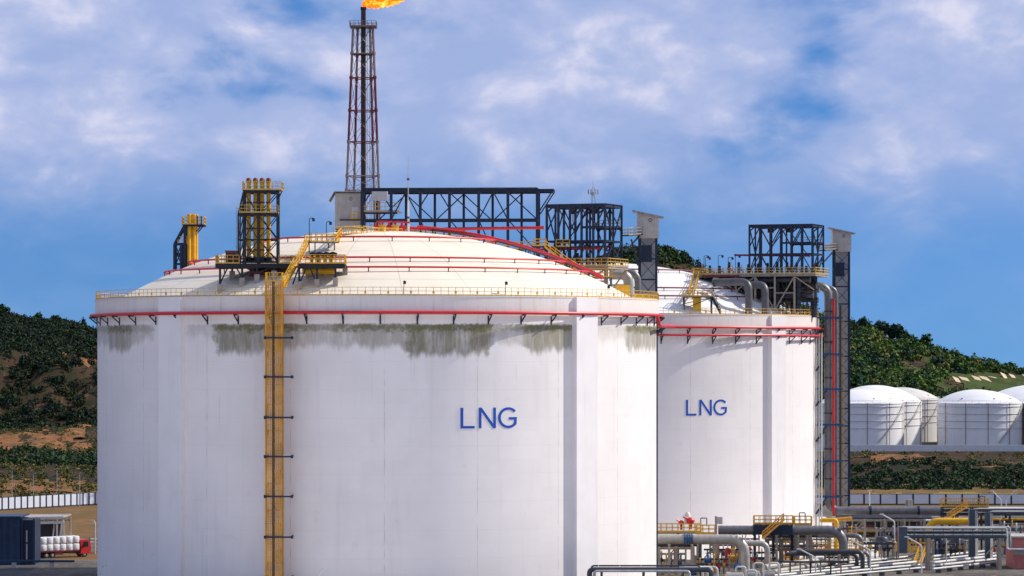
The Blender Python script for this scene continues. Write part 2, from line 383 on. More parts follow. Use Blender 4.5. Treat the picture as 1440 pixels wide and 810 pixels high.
# ------------------------------------------------------------------ ground and terrain
def ground_material(name, c1, c2, c3, s1=0.02, s2=0.15, bump=0.5, rough=0.95):
    m = bpy.data.materials.new(name); m.use_nodes = True; MATS[name] = m
    nt = m.node_tree; N = nt.nodes; L = nt.links; b = N['Principled BSDF']; b.inputs['Roughness'].default_value = rough
    b.inputs['Specular IOR Level'].default_value = 0.1
    g = N.new('ShaderNodeNewGeometry')
    def nz(s, d=8):
        n = N.new('ShaderNodeTexNoise'); n.inputs['Scale'].default_value = s; n.inputs['Detail'].default_value = d; n.inputs['Roughness'].default_value = 0.65
        L.new(g.outputs['Position'], n.inputs[0]); return n.outputs[0]
    def mx(f, a, c, lo, hi):
        r = N.new('ShaderNodeMapRange'); r.inputs[1].default_value = lo; r.inputs[2].default_value = hi; L.new(f, r.inputs[0])
        n = N.new('ShaderNodeMix'); n.data_type = 'RGBA'; L.new(r.outputs[0], n.inputs[0])
        for i, v in ((6, a), (7, c)):
            if isinstance(v, tuple): n.inputs[i].default_value = (*v, 1)
            else: L.new(v, n.inputs[i])
        return n.outputs[2]
    c = mx(nz(s1), c1, c2, 0.42, 0.58); c = mx(nz(s2), c, c3, 0.52, 0.66)
    L.new(c, b.inputs['Base Color'])
    bp = N.new('ShaderNodeBump'); bp.inputs['Strength'].default_value = bump; bp.inputs['Distance'].default_value = 0.4
    L.new(nz(s2 * 4), bp.inputs['Height']); L.new(bp.outputs[0], b.inputs['Normal'])
ground_material('dry_ground', (0.17, 0.10, 0.040), (0.12, 0.085, 0.030), (0.25, 0.125, 0.055), 0.03, 0.12)
ground_material('yard_gravel', (0.15, 0.132, 0.112), (0.085, 0.076, 0.068), (0.23, 0.205, 0.175), 0.08, 0.6, 0.2)
ground_material('shadow_asphalt', (0.10, 0.10, 0.10), (0.075, 0.075, 0.078), (0.13, 0.125, 0.12), 0.2, 1.5, 0.1, 0.85)
ground_material('road_concrete', (0.30, 0.28, 0.26), (0.26, 0.245, 0.23), (0.35, 0.33, 0.31), 0.15, 1.0, 0.1, 0.85)
ground_material('dry_grass', (0.30, 0.21, 0.04), (0.22, 0.17, 0.04), (0.34, 0.25, 0.07), 0.2, 1.2)
ground_material('hill_soil', (0.018, 0.023, 0.010), (0.060, 0.034, 0.019), (0.032, 0.026, 0.013), 0.03, 0.22, 1.0)
def rock_streaks():
    """gullied rock: light and dark streaks running down the slope"""
    nt = MATS['hill_soil'].node_tree; N = nt.nodes; L = nt.links; b = N['Principled BSDF']; src = b.inputs['Base Color'].links[0].from_socket
    g = N.new('ShaderNodeNewGeometry'); mp = N.new('ShaderNodeMapping'); mp.inputs['Scale'].default_value = (0.22, 0.03, 0.05); L.new(g.outputs['Position'], mp.inputs[0])
    for sc, lo, hi, col_ in ((1.0, 0.56, 0.64, (0.11, 0.058, 0.03)), (2.3, 0.58, 0.66, (0.018, 0.018, 0.014))):
        n = N.new('ShaderNodeTexNoise'); n.inputs['Scale'].default_value = sc; n.inputs['Detail'].default_value = 8; n.inputs['Roughness'].default_value = 0.7; L.new(mp.outputs[0], n.inputs[0])
        r = N.new('ShaderNodeMapRange'); r.inputs[1].default_value = lo; r.inputs[2].default_value = hi; L.new(n.outputs[0], r.inputs[0])
        x = N.new('ShaderNodeMix'); x.data_type = 'RGBA'; L.new(r.outputs[0], x.inputs[0]); L.new(src, x.inputs[6]); x.inputs[7].default_value = (*col_, 1); src = x.outputs[2]
    L.new(src, b.inputs['Base Color'])
rock_streaks()
ground_material('red_earth', (0.25, 0.105, 0.045), (0.13, 0.08, 0.03), (0.33, 0.16, 0.075), 0.06, 0.3, 1.0)

struct(MB().box(-5000, 5000, -200, 9000, -1, 0).build('ground', 'dry_ground', smooth=False))
def sheet(name, m, pts, z, th=0.05):
    b = MB(); n = len(pts)
    b.add([(x, y, z) for x, y in pts] + [(x, y, z - th) for x, y in pts], [tuple(range(n)), tuple(range(2*n-1, n-1, -1))] + [(i, i+n, (i+1) % n + n, (i+1) % n) for i in range(n)])
    return struct(b.build(name, m, smooth=False))
sheet('yard', 'yard_gravel', [(-76, 150), (200, 150), (200, 738), (-30, 738), (-30, 545), (-76, 545)], 0.004, 0.002)
ground_material('pale_concrete', (0.66, 0.62, 0.56), (0.60, 0.565, 0.51), (0.70, 0.66, 0.60), 0.05, 0.4, 0.1, 0.9)
sheet('bounce_apron', 'pale_concrete', [(-130, 150), (160, 150), (160, 440), (20, 448), (-60, 448), (-130, 440)], 0.010, 0.003)  # unseen pale sheet, added to bounce fill light onto the tank wall
sheet('bounce_apron', 'pale_concrete', [(-60, 545), (62, 545), (66, 600), (66, 690), (-60, 690)], 0.010, 0.003)
sheet('road', 'road_concrete', [(60, 488), (200, 512), (200, 500.5), (60, 476)], 0.010, 0.004)
sheet('grass_verge', 'dry_grass', [(62, 474), (200, 499), (200, 470), (62, 462)], 0.014, 0.004)
sheet('path', 'shadow_asphalt', [(-140, 543), (-76, 548), (-76, 470), (-140, 470)], 0.010, 0.004)  # path widened; its dark colour stands in for the tank's cast shadow

RIDGE_U = [-600, -200, -40, 5, 40, 90, 137, 250, 500, 800, 925, 945, 975, 1010, 1100, 1200, 1240, 1290, 1320, 1360, 1400, 1440, 1520, 1700, 2100]
RIDGE_Y = [450, 440, 444, 446, 455, 456, 468, 450, 405, 368, 357, 362, 376, 398, 432, 462, 470, 486, 497, 508, 518, 524, 532, 540, 545]
YR = 1950.0
def ss(t): t = max(0.0, min(1.0, t)); return t*t*(3-2*t)
def terrain(X, Y):
    u = X / Y * F + 720
    y0 = float(np.interp(u, [200, 900], [1450, 1370]))
    rz = Zp(float(np.interp(u, RIDGE_U, RIDGE_Y)), YR)
    t = (Y - y0) / (YR - y0)
    left = ss((300 - u) / 200)
    if t < 0: s = 0.0
    elif t < 1: s = (1 - left) * (t**1.15) + left * (0.55 * ss(t / 0.28) + 0.45 * t)
    else: s = max(0.3, 1 - 0.25 * (t - 1))
    n = noise.fractal(Vector((X * 0.012, Y * 0.012, 3.1)), 0.9, 2.0, 5)
    z = rz * s + n * 7 * min(1, max(0, t * 3)) * (1 - 0.6 * min(1, max(0, t)))
    if 0 < t < 1: z -= left * abs(noise.noise(Vector((X * 0.09, Y * 0.02, 6.0)))) * 11 * ss(t / .12) * ss((.5 - t) / .25)   # gullies in the quarried face
    # spoil heaps on the left, in front of the hill
    w = left * ss((Y - 1050) / 80) * ss((1420 - Y) / 100)
    z += w * max(0, 2.0 + 6 * noise.fractal(Vector((X * 0.02, Y * 0.012, 9.7)), 0.8, 2.0, 4))
    w2 = (1 - left) * ss((Y - 900) / 60) * ss((1130 - Y) / 50)
    z += w2 * max(0, 0.3 + 2.2 * noise.fractal(Vector((X * 0.03, Y * 0.02, 5.2)), 0.8, 2.0, 4))
    return z
def build_terrain():
    xs = np.linspace(-900, 1100, 260); ys = np.concatenate([np.linspace(850, 1360, 60), np.linspace(1368, 2000, 110), np.linspace(2020, 3200, 20)])
    b = MB(); nx = len(xs)
    for y in ys:
        for x in xs:
            e = min(ss((y - 850) / 40), ss((3200 - y) / 200), ss((x + 900) / 60), ss((1100 - x) / 60))
            b.v.append((x, y, terrain(x, y) * e + (0.05 if e > 0.2 else -0.3)))
    for j in range(len(ys) - 1):
        for i in range(nx - 1):
            b.f.append((j*nx + i, j*nx + i + 1, (j+1)*nx + i + 1, (j+1)*nx + i))
    return struct(b.build('hills', 'hill_soil', sharp=180))
build_terrain()
def on_terrain(px, py):
    """first hit of a photo ray with the terrain"""
    Y = 870.0
    while Y < 2300:
        p = P(px, py, Y)
        if p.z <= terrain(p.x, p.y): return p
        Y += 4
    return P(px, py, 1950)

# foliage: leaf clump cards spread through many crowns
def leaf_material(name):
    m = bpy.data.materials.new(name); m.use_nodes = True; MATS[name] = m
    nt = m.node_tree; N = nt.nodes; L = nt.links; b = N['Principled BSDF']; b.inputs['Roughness'].default_value = 0.75
    b.inputs['Specular IOR Level'].default_value = 0.15
    a = N.new('ShaderNodeAttribute'); a.attribute_name = 'tint'
    L.new(a.outputs['Color'], b.inputs['Base Color'])
leaf_material('leaves')
def crowns(items, name, nl=70, seed=1):
    """items: (x, y, zbase, rx, h, rgb). One mesh of leaf-clump faces."""
    rng = np.random.default_rng(seed); V = []; T = []
    for (x, y, z, r, h, c) in items:
        n = max(12, int(nl * min(2.2, (r / 4.0) ** 1.2)))
        lob = max(3, int(4 + r * 0.6)); lc = rng.normal(0, 1, (lob, 3)); lc /= np.linalg.norm(lc, axis=1)[:, None]; lc *= rng.uniform(0.25, 0.7, (lob, 1)); lc[:, 2] = np.abs(lc[:, 2]) * 0.9 + 0.15
        k = rng.integers(0, lob, n); d = rng.normal(0, 1, (n, 3)); d /= np.linalg.norm(d, axis=1)[:, None]
        p = lc[k] + d * rng.uniform(0.25, 0.48, (n, 1))
        p = np.column_stack([x + p[:, 0]*r, y + p[:, 1]*r, z + np.clip(p[:, 2] + 0.1, 0, 1.6) * h * 0.8])
        nrm = d + rng.normal(0, 0.5, (n, 3)); nrm /= np.linalg.norm(nrm, axis=1)[:, None]
        a = np.cross(nrm, rng.normal(0, 1, (n, 3))); a /= np.linalg.norm(a, axis=1)[:, None]; b = np.cross(nrm, a)
        s = (r * rng.uniform(0.12, 0.27, (n, 1))) * (4.0 / max(4.0, r)) ** 0.35
        q = np.stack([p - a*s*1.1, p - b*s*0.7 + a*s*0.2, p + a*s*1.0, p + b*s*0.8 - a*s*0.1], 1)
        V.append(q.reshape(-1, 3))
        t = np.array(c)[None, :] * rng.uniform(0.7, 1.35, (n, 1)); T.append(np.repeat(t, 4, 0))
    V = np.concatenate(V); T = np.concatenate(T); nv = len(V)
    o = Vector((float(V[:,0].mean()), float(V[:,1].mean()), float(V[:,2].min())))
    me = bpy.data.meshes.new(name); me.vertices.add(nv); me.vertices.foreach_set('co', (V - np.array(o)).astype(np.float32).ravel())
    me.loops.add(nv); me.loops.foreach_set('vertex_index', np.arange(nv, dtype=np.int32))
    me.polygons.add(nv // 4); me.polygons.foreach_set('loop_start', np.arange(0, nv, 4, dtype=np.int32)); me.polygons.foreach_set('loop_total', np.full(nv // 4, 4, dtype=np.int32))
    at = me.color_attributes.new('tint', 'FLOAT_COLOR', 'POINT'); at.data.foreach_set('color', np.column_stack([T, np.ones(nv)]).astype(np.float32).ravel())
    me.update(); me.validate(); me.materials.append(MATS['leaves'])
    ob = bpy.data.objects.new(name, me); COL.objects.link(ob); ob.location = o; return ob
GREENS = [(0.022, 0.050, 0.016), (0.030, 0.062, 0.018), (0.018, 0.040, 0.022), (0.050, 0.085, 0.020), (0.035, 0.050, 0.015)]
OLIVE = [(0.085, 0.085, 0.020), (0.13, 0.105, 0.030), (0.060, 0.075, 0.018), (0.17, 0.12, 0.035)]
def wood(u0, u1, y0, y1, n, seed, keep, pal, rr=(2.6, 5.0), hh=(4.5, 8.5)):
    rng = random.Random(seed); out = []; tries = 0
    while len(out) < n and tries < n * 12:
        tries += 1; Y = rng.uniform(y0, y1); u = rng.uniform(u0, u1); X = Xp(u, Y); z = terrain(X, Y)
        if not keep(u, Y, z, rng): continue
        r = rng.uniform(*rr); c = rng.choice(pal); out.append((X, Y, z - 0.6, r, rng.uniform(*hh), c))
    return out
def py_of(z, Y): return HZ - (z - ZC) / Y * F
def keep_left(u, Y, z, rng):
    y = py_of(z, Y); n = noise.noise(Vector((u * 0.03, y * 0.05, 1.0)))
    if 512 < y < 606: return n > -0.22 and rng.random() < 0.75          # the quarried cliff is only partly overgrown
    return rng.random() < 0.95
def keep_right(u, Y, z, rng):
    y = py_of(z, Y); n = noise.noise(Vector((u * 0.018, y * 0.03, 4.0)))
    if 1325 < u < 1500 and 526 < y < 549: return False       # the grassed bank with the slope slabs
    return n > -0.22
DARKG = [(0.012, 0.028, 0.013), (0.016, 0.034, 0.012), (0.011, 0.024, 0.016), (0.026, 0.040, 0.012)]  # dark forest greens, darkened further to carry the left hill's shade
left = wood(-160, 230, 1420, 2010, 7000, 3, keep_left, DARKG, (1.7, 3.3), (3.0, 6.0))
left += wood(-160, 230, 1420, 1900, 2500, 33, lambda u, Y, z, r: 505 < py_of(z, Y) < 612, DARKG + [(0.05, 0.045, 0.015)], (.7, 1.6), (.8, 2.0))
o = crowns(left, 'woodland', 105, 11); o['kind'] = 'stuff'; o['label'] = 'dark green woodland over the rocky hill at left'; o['category'] = 'woodland'
MIXG = [(c[0]*1.25, c[1]*1.35, c[2]*1.1) for c in GREENS] + [(0.095, 0.15, 0.02), (0.13, 0.13, 0.035), (0.06, 0.125, 0.022), (0.022, 0.055, 0.03), (0.08, 0.14, 0.03)]
right = wood(1130, 1640, 1390, 2010, 3600, 4, keep_right, MIXG, (1.4, 5.6), (2.5, 8.5))
right += wood(1130, 1640, 1390, 2010, 2500, 44, lambda u, Y, z, r: not (1325 < u < 1500 and 526 < py_of(z, Y) < 549), MIXG + OLIVE, (.7, 1.8), (.8, 2.2))
right += wood(1290, 1560, 1500, 1940, 3800, 14, lambda u, Y, z, r: py_of(z, Y) > 514, [(0.12, 0.19, 0.025), (0.09, 0.15, 0.02)], (.8, 1.6), (.6, 1.4))
o = crowns(right, 'woodland', 110, 12); o['kind'] = 'stuff'; o['label'] = 'green woodland on the hillside behind the storage tanks'; o['category'] = 'woodland'
mid = wood(860, 1130, 1500, 2010, 1500, 5, lambda u, Y, z, r: py_of(z, Y) < 372 or r.random() < 0.1, GREENS)
mid += wood(860, 1130, 1700, 1960, 1200, 6, lambda u, Y, z, r: True, OLIVE[2:], (1.2, 2.2), (1.2, 2.2))
o = crowns(mid, 'woodland', 50, 13); o['kind'] = 'stuff'; o['label'] = 'wooded hilltop seen between the two big tanks'; o['category'] = 'woodland'
# scrub on the flat land
def keep_sl(u, Y, z, rng):
    y = py_of(z, Y); n = noise.noise(Vector((u * 0.05, y * 0.09, 2.0)))
    return n > -0.05 if y > 610 else True
scr = wood(-130, 220, 765, 1450, 4200, 21, keep_sl, OLIVE + GREENS[:1], (0.9, 2.2), (0.9, 2.6))
scr += wood(-130, 220, 1010, 1110, 420, 22, lambda u, Y, z, r: True, GREENS[:3], (1.6, 3.0), (2.2, 4.2))
o = crowns(scr, 'scrub', 60, 15); o['kind'] = 'stuff'; o['label'] = 'dry olive scrub on the land left of the tank'; o['category'] = 'scrub'
scr = wood(1150, 1640, 828, 1000, 2000, 23, lambda u, Y, z, r: noise.noise(Vector((u*.03, Y*.03, 8))) > -.3, DARKG + GREENS[:2], (1.1, 2.6), (1.0, 2.8))
scr += wood(1150, 1640, 960, 1150, 1000, 24, keep_sl, OLIVE, (0.8, 1.9), (0.7, 1.9))
scr += wood(1150, 1640, 770, 830, 200, 25, keep_sl, OLIVE, (0.6, 1.2), (0.5, 1.0))
o = crowns(scr, 'scrub', 75, 16); o['kind'] = 'stuff'; o['label'] = 'dark scrub belt below the white storage tanks'; o['category'] = 'scrub'
# bare red earth and rock showing through the scrub
def earth(u0, u1, y0, y1, m, seed, lift=0.3, step=3.0):
    b = MB(); idx = {}; cx, cy = (u0 + u1) / 2, (y0 + y1) / 2
    for j in range(int((y1 - y0) / step) + 1):
        for i in range(int((u1 - u0) * 0.35 / step) + 1):
            u = u0 + i * step / 0.35; Y = y0 + j * step
            e = ((u - cx) / (u1 - u0) * 2)**2 + ((Y - cy) / (y1 - y0) * 2)**2
            n = noise.fractal(Vector((u * 0.04, Y * 0.03, seed)), 0.8, 2.0, 4)
            if e + n * 1.1 < 0.9:
                X = Xp(u, Y); idx[i, j] = len(b.v); b.v.append((X, Y, terrain(X, Y) + lift))
    for (i, j), k in idx.items():
        q = [(i+1, j), (i+1, j+1), (i, j+1)]
        if all(c in idx for c in q): b.f.append((k, *[idx[c] for c in q]))
    if b.f: struct(b.build('bare_earth', m, sharp=180))
earth(-60, 150, 1110, 1330, 'red_earth', 1.0); earth(-60, 150, 800, 900, 'red_earth', 2.0); earth(80, 170, 1560, 1660, 'red_earth', 3.0, 0.6)
earth(1190, 1330, 980, 1110, 'red_earth', 5.0); earth(1330, 1480, 960, 1010, 'red_earth', 6.0)
ground_material('bank_grass', (0.055, 0.085, 0.018), (0.035, 0.052, 0.014), (0.10, 0.095, 0.028), 0.05, 0.3, 1.0)
earth(1270, 1580, 1480, 1960, 'bank_grass', 7.0, 0.5, 5.0); earth(1180, 1250, 1400, 1470, 'red_earth', 9.0, .5); earth(1200, 1480, 765, 815, 'dry_grass', 8.0, 0.1)
# single trees standing out on the skyline
def tree(px, r, h, label, pal, base_off=0.0):
    Y = YR - 12; X = Xp(px, Y); z = terrain(X, Y) + base_off
    t = thing('tree', label, 'tree', (X, Y, z), 'trees standing out on the ridge')
    m = MB().tube([(X, Y, z - 1), (X + 0.2, Y, z + h*0.35), (X - 0.1, Y, z + h*0.7)], [0.35, 0.25, 0.1], 7)
    for k in range(5):
        a = k * 1.26 + px; m.tube([(X, Y, z + h*(0.3 + 0.06*k)), (X + math.cos(a)*r*0.6, Y + math.sin(a)*r*0.6, z + h*(0.55 + 0.06*k))], [0.16, 0.05], 5)
    m.build('trunk', 'bark', t)
    c = crowns([(X, Y, z + h*0.06, r, h*0.86, pal)], 'crown', 420, int(px)); c.location = Vector(c.location) - t.location; c.parent = t
for px, r, h, lb in [(3, 4.5, 12, 'tallest round tree on the left ridge at the photo edge'), (52, 4.2, 8.5, 'dark bushy tree on the left ridge, second from the photo edge'), (78, 4.6, 8.0, 'broad low tree midway along the left ridge'),
                     (117, 2.6, 10.5, 'slim tree with flat top on left ridge beside the large tank'), (1214, 6.0, 11, 'large dark tree on right ridge beside the lift tower'), (1238, 6.2, 12, 'second large dark tree along the right ridge'),
                     (1262, 6.4, 12.5, 'third large dark tree along the right ridge, tallest of its clump'), (1282, 4.5, 9, 'smaller tree at the right end of the dark ridge clump'), (1303, 5.4, 12.5, 'lone round tree standing clear on the right ridge'),
                     (1338, 3.2, 7, 'small tree low on the descending right ridge'), (1372, 2.8, 6, 'thin small tree near the low end of the right ridge'), (936, 4, 8, 'tree on the hilltop right of the lift tower of the front tank'), (962, 4, 7.5, 'tree on the hilltop slope above the rear tank roof')]:
    tree(px, r, h, lb, GREENS[int(px) % 3])

# ------------------------------------------------------------------ the two LNG tanks
RW, RP, RD, ZR, ZB, APEX = 42.0, 42.35, 39.0, 42.3, 39.6, 10.5
SPH = (RD**2 + APEX**2) / (2 * APEX)
def zdome(r): return ZR + math.sqrt(max(0, SPH**2 - r*r)) - (SPH - APEX) if r < RD else ZR
T1 = Vector((-20.25, 493.8, 0)); T2 = Vector((17.0, 634.0, -0.8))
def dome_z(T, x, y): return T.z + zdome(math.hypot(x - T.x, y - T.y))

def letter_strokes():
    def arc(cx, cy, rx, ry, a0, a1, n=18): return [(cx + rx*math.cos(R(a0 + (a1-a0)*i/n)), cy + ry*math.sin(R(a0 + (a1-a0)*i/n))) for i in range(n+1)]
    return {'L': (1.85, [[(0.17, 3.0), (0.17, 0.15), (1.85, 0.15)]]),
            'N': (2.3, [[(0.17, 0.0), (0.17, 3.0)], [(0.2, 2.95), (2.1, 0.05)], [(2.13, 0.0), (2.13, 3.0)]]),
            'G': (2.6, [arc(1.42, 1.5, 1.25, 1.36, 42, 318) + [(2.40, 0.62), (2.45, 1.4), (1.5, 1.4)]])}
def lettering(T, a_mid, zc, root):
    """blue painted letters following the curve of the wall, each with a paint thickness"""
    th = 0.36; gap = (0.55, 0.32); S = letter_strokes(); total = sum(S[c][0] for c in 'LNG') + sum(gap); x0 = -total / 2; Rr = RW + 0.02
    for i, c in enumerate('LNG'):
        b = MB()
        for st in S[c][1]:
            pts = [Vector((x, z)) for x, z in st]; L = []; Rt = []
            for k, p in enumerate(pts):
                d0 = (pts[k] - pts[k-1]).normalized() if k else (pts[1] - pts[0]).normalized()
                d1 = (pts[k+1] - pts[k]).normalized() if k < len(pts) - 1 else d0
                n0 = Vector((-d0.y, d0.x)); n1 = Vector((-d1.y, d1.x)); m = (n0 + n1).normalized(); m = m / max(0.5, m.dot(n0))
                L.append(p + m*th/2); Rt.append(p - m*th/2)
            def W(p, off):
                a = a_mid + (x0 + p.x) * 1.12 / Rr; d = dirA(a) * (Rr + off); return (T.x + d.x, T.y + d.y, zc + (p.y - 1.5) * 0.95)
            for k in range(len(pts) - 1):
                b.add([W(L[k], .03), W(Rt[k], .03), W(Rt[k+1], .03), W(L[k+1], .03), W(L[k], -.03), W(Rt[k], -.03), W(Rt[k+1], -.03), W(L[k+1], -.03)],
                      [(0,1,2,3), (7,6,5,4), (0,4,5,1), (1,5,6,2), (2,6,7,3), (3,7,4,0)])
        o = b.build('letter', 'letter_blue', root, smooth=False); o['label'] = 'blue letter ' + c
        x0 += S[c][0] + (gap[i] if i < 2 else 0)

def tank(T, label, wallm, domem, butt, text_a, text_z):
    zr = ZR + T.z; zb = ZB + T.z
    root = thing('lng_tank', label, 'storage tank', T)
    MB().lathe([(RW, T.z), (RW, zb + 0.05)], T.x, T.y, 192).build('wall', wallm, root, sharp=60)
    MB().lathe([(RW + 0.01, zb), (RP, zb), (RP, zr - 0.15), (RP + 0.06, zr - 0.14), (RP + 0.06, zr), (RD - 0.3, zr)], T.x, T.y, 192).build('parapet', 'parapet_paint', root, sharp=40)
    prof = [(RD * (1 - (i / 28)), T.z + zdome(RD * (1 - i / 28) - (0.001 if i == 0 else 0))) for i in range(28)] + [(0.02, zr + APEX)]
    MB().lathe(prof, T.x, T.y, 160).build('dome', domem, root, sharp=60)
    for a in butt:
        d = dirA(R(a)); t = Vector((math.cos(R(a)), math.sin(R(a)), 0)); b = MB()
        vs = []
        for z in (T.z, zr - 0.02):
            for w, r in ((-2.2, 41.6), (-2.2, 42.87), (2.2, 42.87), (2.2, 41.6)):
                q = Vector((T.x, T.y, z)) + d * r + t * w; vs.append(q)
        b.add(vs, [(3,2,1,0), (4,5,6,7), (0,1,5,4), (1,2,6,5), (2,3,7,6), (3,0,4,7)])
        b.build('buttress', 'buttress_paint', root, smooth=False)
    n = 252; b = MB(); pts = []
    for i in range(n):
        a = 2*math.pi*i/n; d = dirA(a) * (RP - 0.12); pts.append(Vector((T.x + d.x, T.y + d.y, zr)))
    b.railing(pts, 1.15, 3.0, 0.065, True, True)
    b.build('railing', 'rail_yellow', root, smooth=False)
    me = None
    for i in range(0, n, 3):
        if 66 < i < 186: continue                       # the far side of the rim never shows
        c = pts[i]
        if me is None: o = MB().obox((0, 0, 0), 0.28, 0.12, 0.35).build('railing_bracket', 'old_yellow', None, smooth=False); me = o.data
        else: o = bpy.data.objects.new('railing_bracket', me); COL.objects.link(o)
        o.parent = root; o.location = Vector((c.x, c.y, zr + 0.45)) - root.location; o.rotation_euler.z = 2*math.pi*i/n
    lettering(T, R(text_a), text_z, root)
    return root
simple_streaked('buttress_paint', (0.84, 0.805, 0.79), (0.78, 0.74, 0.72), (0.66, 0.62, 0.58), (0.8, 0.8, 0.05))
tank1 = tank(T1, 'large white round LNG tank in front with moss stains under its rim', 'wall_stained', 'dome_paint', (46.2, -41.0, 136.2, -131.0), 24.0, Zp(587.5, 456))
tank2 = tank(T2, 'white round LNG tank behind, partly hidden by the larger front tank', 'wall_plain', 'dome_paint_white', (49.2, -41, 139, -131), 26.2, Zp(573, 597))

def ring_pipe(T, rad, z, r, m, label, a0, a1, bracket_deg, group, drop=True):
    t = thing('ring_pipe', label, 'pipe', (T.x, T.y, z), group)
    N = 150; pts = []
    for i in range(N + 1):
        d = dirA(R(a0 + (a1 - a0) * i / N)) * rad; pts.append((T.x + d.x, T.y + d.y, z))
    MB().tube(pts, r, 10).build('pipe', m, t)
    a = a0 + bracket_deg * 0.4
    while a < a1:
        d = dirA(R(a)); c = Vector((T.x, T.y, 0)); b = MB()
        ri = RW - 0.05
        b.bar(c + d*ri + Vector((0,0,z - r - 0.06)), c + d*(rad + r + 0.1) + Vector((0,0,z - r - 0.06)), 0.16, 0.14)
        b.bar(c + d*(RW - 0.02) + Vector((0,0,z - 1.35)), c + d*(rad + r) + Vector((0,0,z - r - 0.12)), 0.15, 0.13)
        b.bar(c + d*(RW + 0.03) + Vector((0,0,z - 1.6)), c + d*(RW + 0.03) + Vector((0,0,min(z, ZB + T.z) - 0.1)), 0.22, 0.06)
        b.build('bracket', 'navy_steel', t, smooth=False)
        a += bracket_deg
    return t
ring_pipe(T1, 42.95, Zp(439.3, 451), 0.24, 'red_pipe', 'red pipe running round the top of the front tank on blue brackets', -112, 96, 7.0, None)
ring_pipe(T2, 43.0, Zp(460, 592), 0.24, 'red_pipe', 'upper of two red pipes round the rear tank', -80, 84, 7.0, 'red pipes round the rear tank')
ring_pipe(T2, 43.0, Zp(471, 592), 0.21, 'red_pipe', 'lower of two red pipes round the rear tank', -80, 84, 7.0, 'red pipes round the rear tank')
# drop leg where the front ring pipe turns down at the right
def drop_leg():
    za, zc_ = Zp(439.3, 451), Zp(439.3, 451) - 1.5
    pts = [Vector((T1.x, T1.y, 0)) + dirA(R(a)) * 43.0 for a in (76, 82)]
    p = pts[0] + Vector((0,0,za)); q = pts[1] + Vector((0,0,zc_)); e = Vector((T1.x, T1.y, zc_)) + dirA(R(93)) * 43.6
    t = thing('drop_pipe', 'short red pipe stepping down beside the right edge of the front tank', 'pipe', (p.x, p.y, zc_))
    MB().tube(bent([p, Vector((p.x + .3, p.y, zc_)), q, e, e + Vector((1.5, 4, 0))], 0.6), 0.24, 10).build('pipe', 'red_pipe', t)
    for f in (0.3, 0.9):
        c = q.lerp(e, f); MB().bar(c + Vector((-1.3, 1.0, -1.2)), c + Vector((0,0,-.25)), .2).build('bracket', 'navy_steel', t, smooth=False)
drop_leg()
# water curtain rings on the domes
def dome_ring(T, r, m, label, a0=-180, a1=180, group='red water pipes ringing the front dome'):
    t = thing('dome_ring_pipe', label, 'pipe', (T.x, T.y, (T.z + zdome(r))), group); z = (T.z + zdome(r)) + 0.62; pts = []
    N = 140
    for i in range(N + (0 if a1 - a0 >= 359 else 1)):
        d = dirA(R(a0 + (a1 - a0) * i / N)) * r; pts.append((T.x + d.x, T.y + d.y, z))
    MB().tube(pts, 0.14, 8, a1 - a0 >= 359).build('pipe', m, t)
    n = int(r * 2 * math.pi / 5.6)
    for i in range(n):
        a = a0 + (a1 - a0) * (i + 0.5) / n
        d = dirA(R(a)) * r; b = MB(); b.bar((T.x + d.x, T.y + d.y, (T.z + zdome(r)) - 0.1), (T.x + d.x, T.y + d.y, z - 0.1), 0.14); b.bar((T.x + d.x - .2, T.y + d.y, z - 0.1), (T.x + d.x + .2, T.y + d.y, z - 0.1), 0.1)
        b.build('post', 'black_steel', t, smooth=False)
dome_ring(T1, 32.0, 'red_pipe', 'lowest red pipe ring on the front dome'); dome_ring(T1, 28.5, 'red_pipe', 'middle red pipe ring on the front dome'); dome_ring(T1, 18.0, 'red_pipe', 'highest red pipe ring near the top of the front dome')
for r, w in ((33.5, 'lower'), (30, 'middle'), (19, 'upper')):
    dome_ring(T2, r, 'dark_red', w + ' red pipe ring on the roof of the rear tank', group='red water pipes on the rear roof')
def radial(T, a, r0, r1, rad, m, label, off=0.0, lift=0.6):
    d = dirA(R(a)); s = Vector((d.y, -d.x, 0)) * off; pts = []
    for i in range(13):
        r = r0 + (r1 - r0) * i / 12; pts.append(Vector((T.x, T.y, T.z + zdome(r) + lift)) + d * r + s)
    t = thing('dome_pipe', label, 'pipe', pts[-1]); MB().tube(pts, rad, 10).build('pipe', m, t)
    for i in range(1, 13, 3):
        p = pts[i]; MB().bar(p - Vector((0,0,lift + .15)), p - Vector((0,0,.1)), .18).build('post', 'black_steel', t, smooth=False)
radial(T1, 84, 4, 34, 0.23, 'red_pipe', 'thick red pipe sloping down the right shoulder of the front dome')
radial(T1, 88, 6, 34, 0.17, 'red_pipe', 'thinner red pipe behind the thick one on the dome shoulder', 0.9, 0.9)
radial(T1, 80, 8, 33, 0.12, 'dark_pipe', 'thin dark pipe alongside the red pipes on the dome shoulder', -0.4, 0.5)

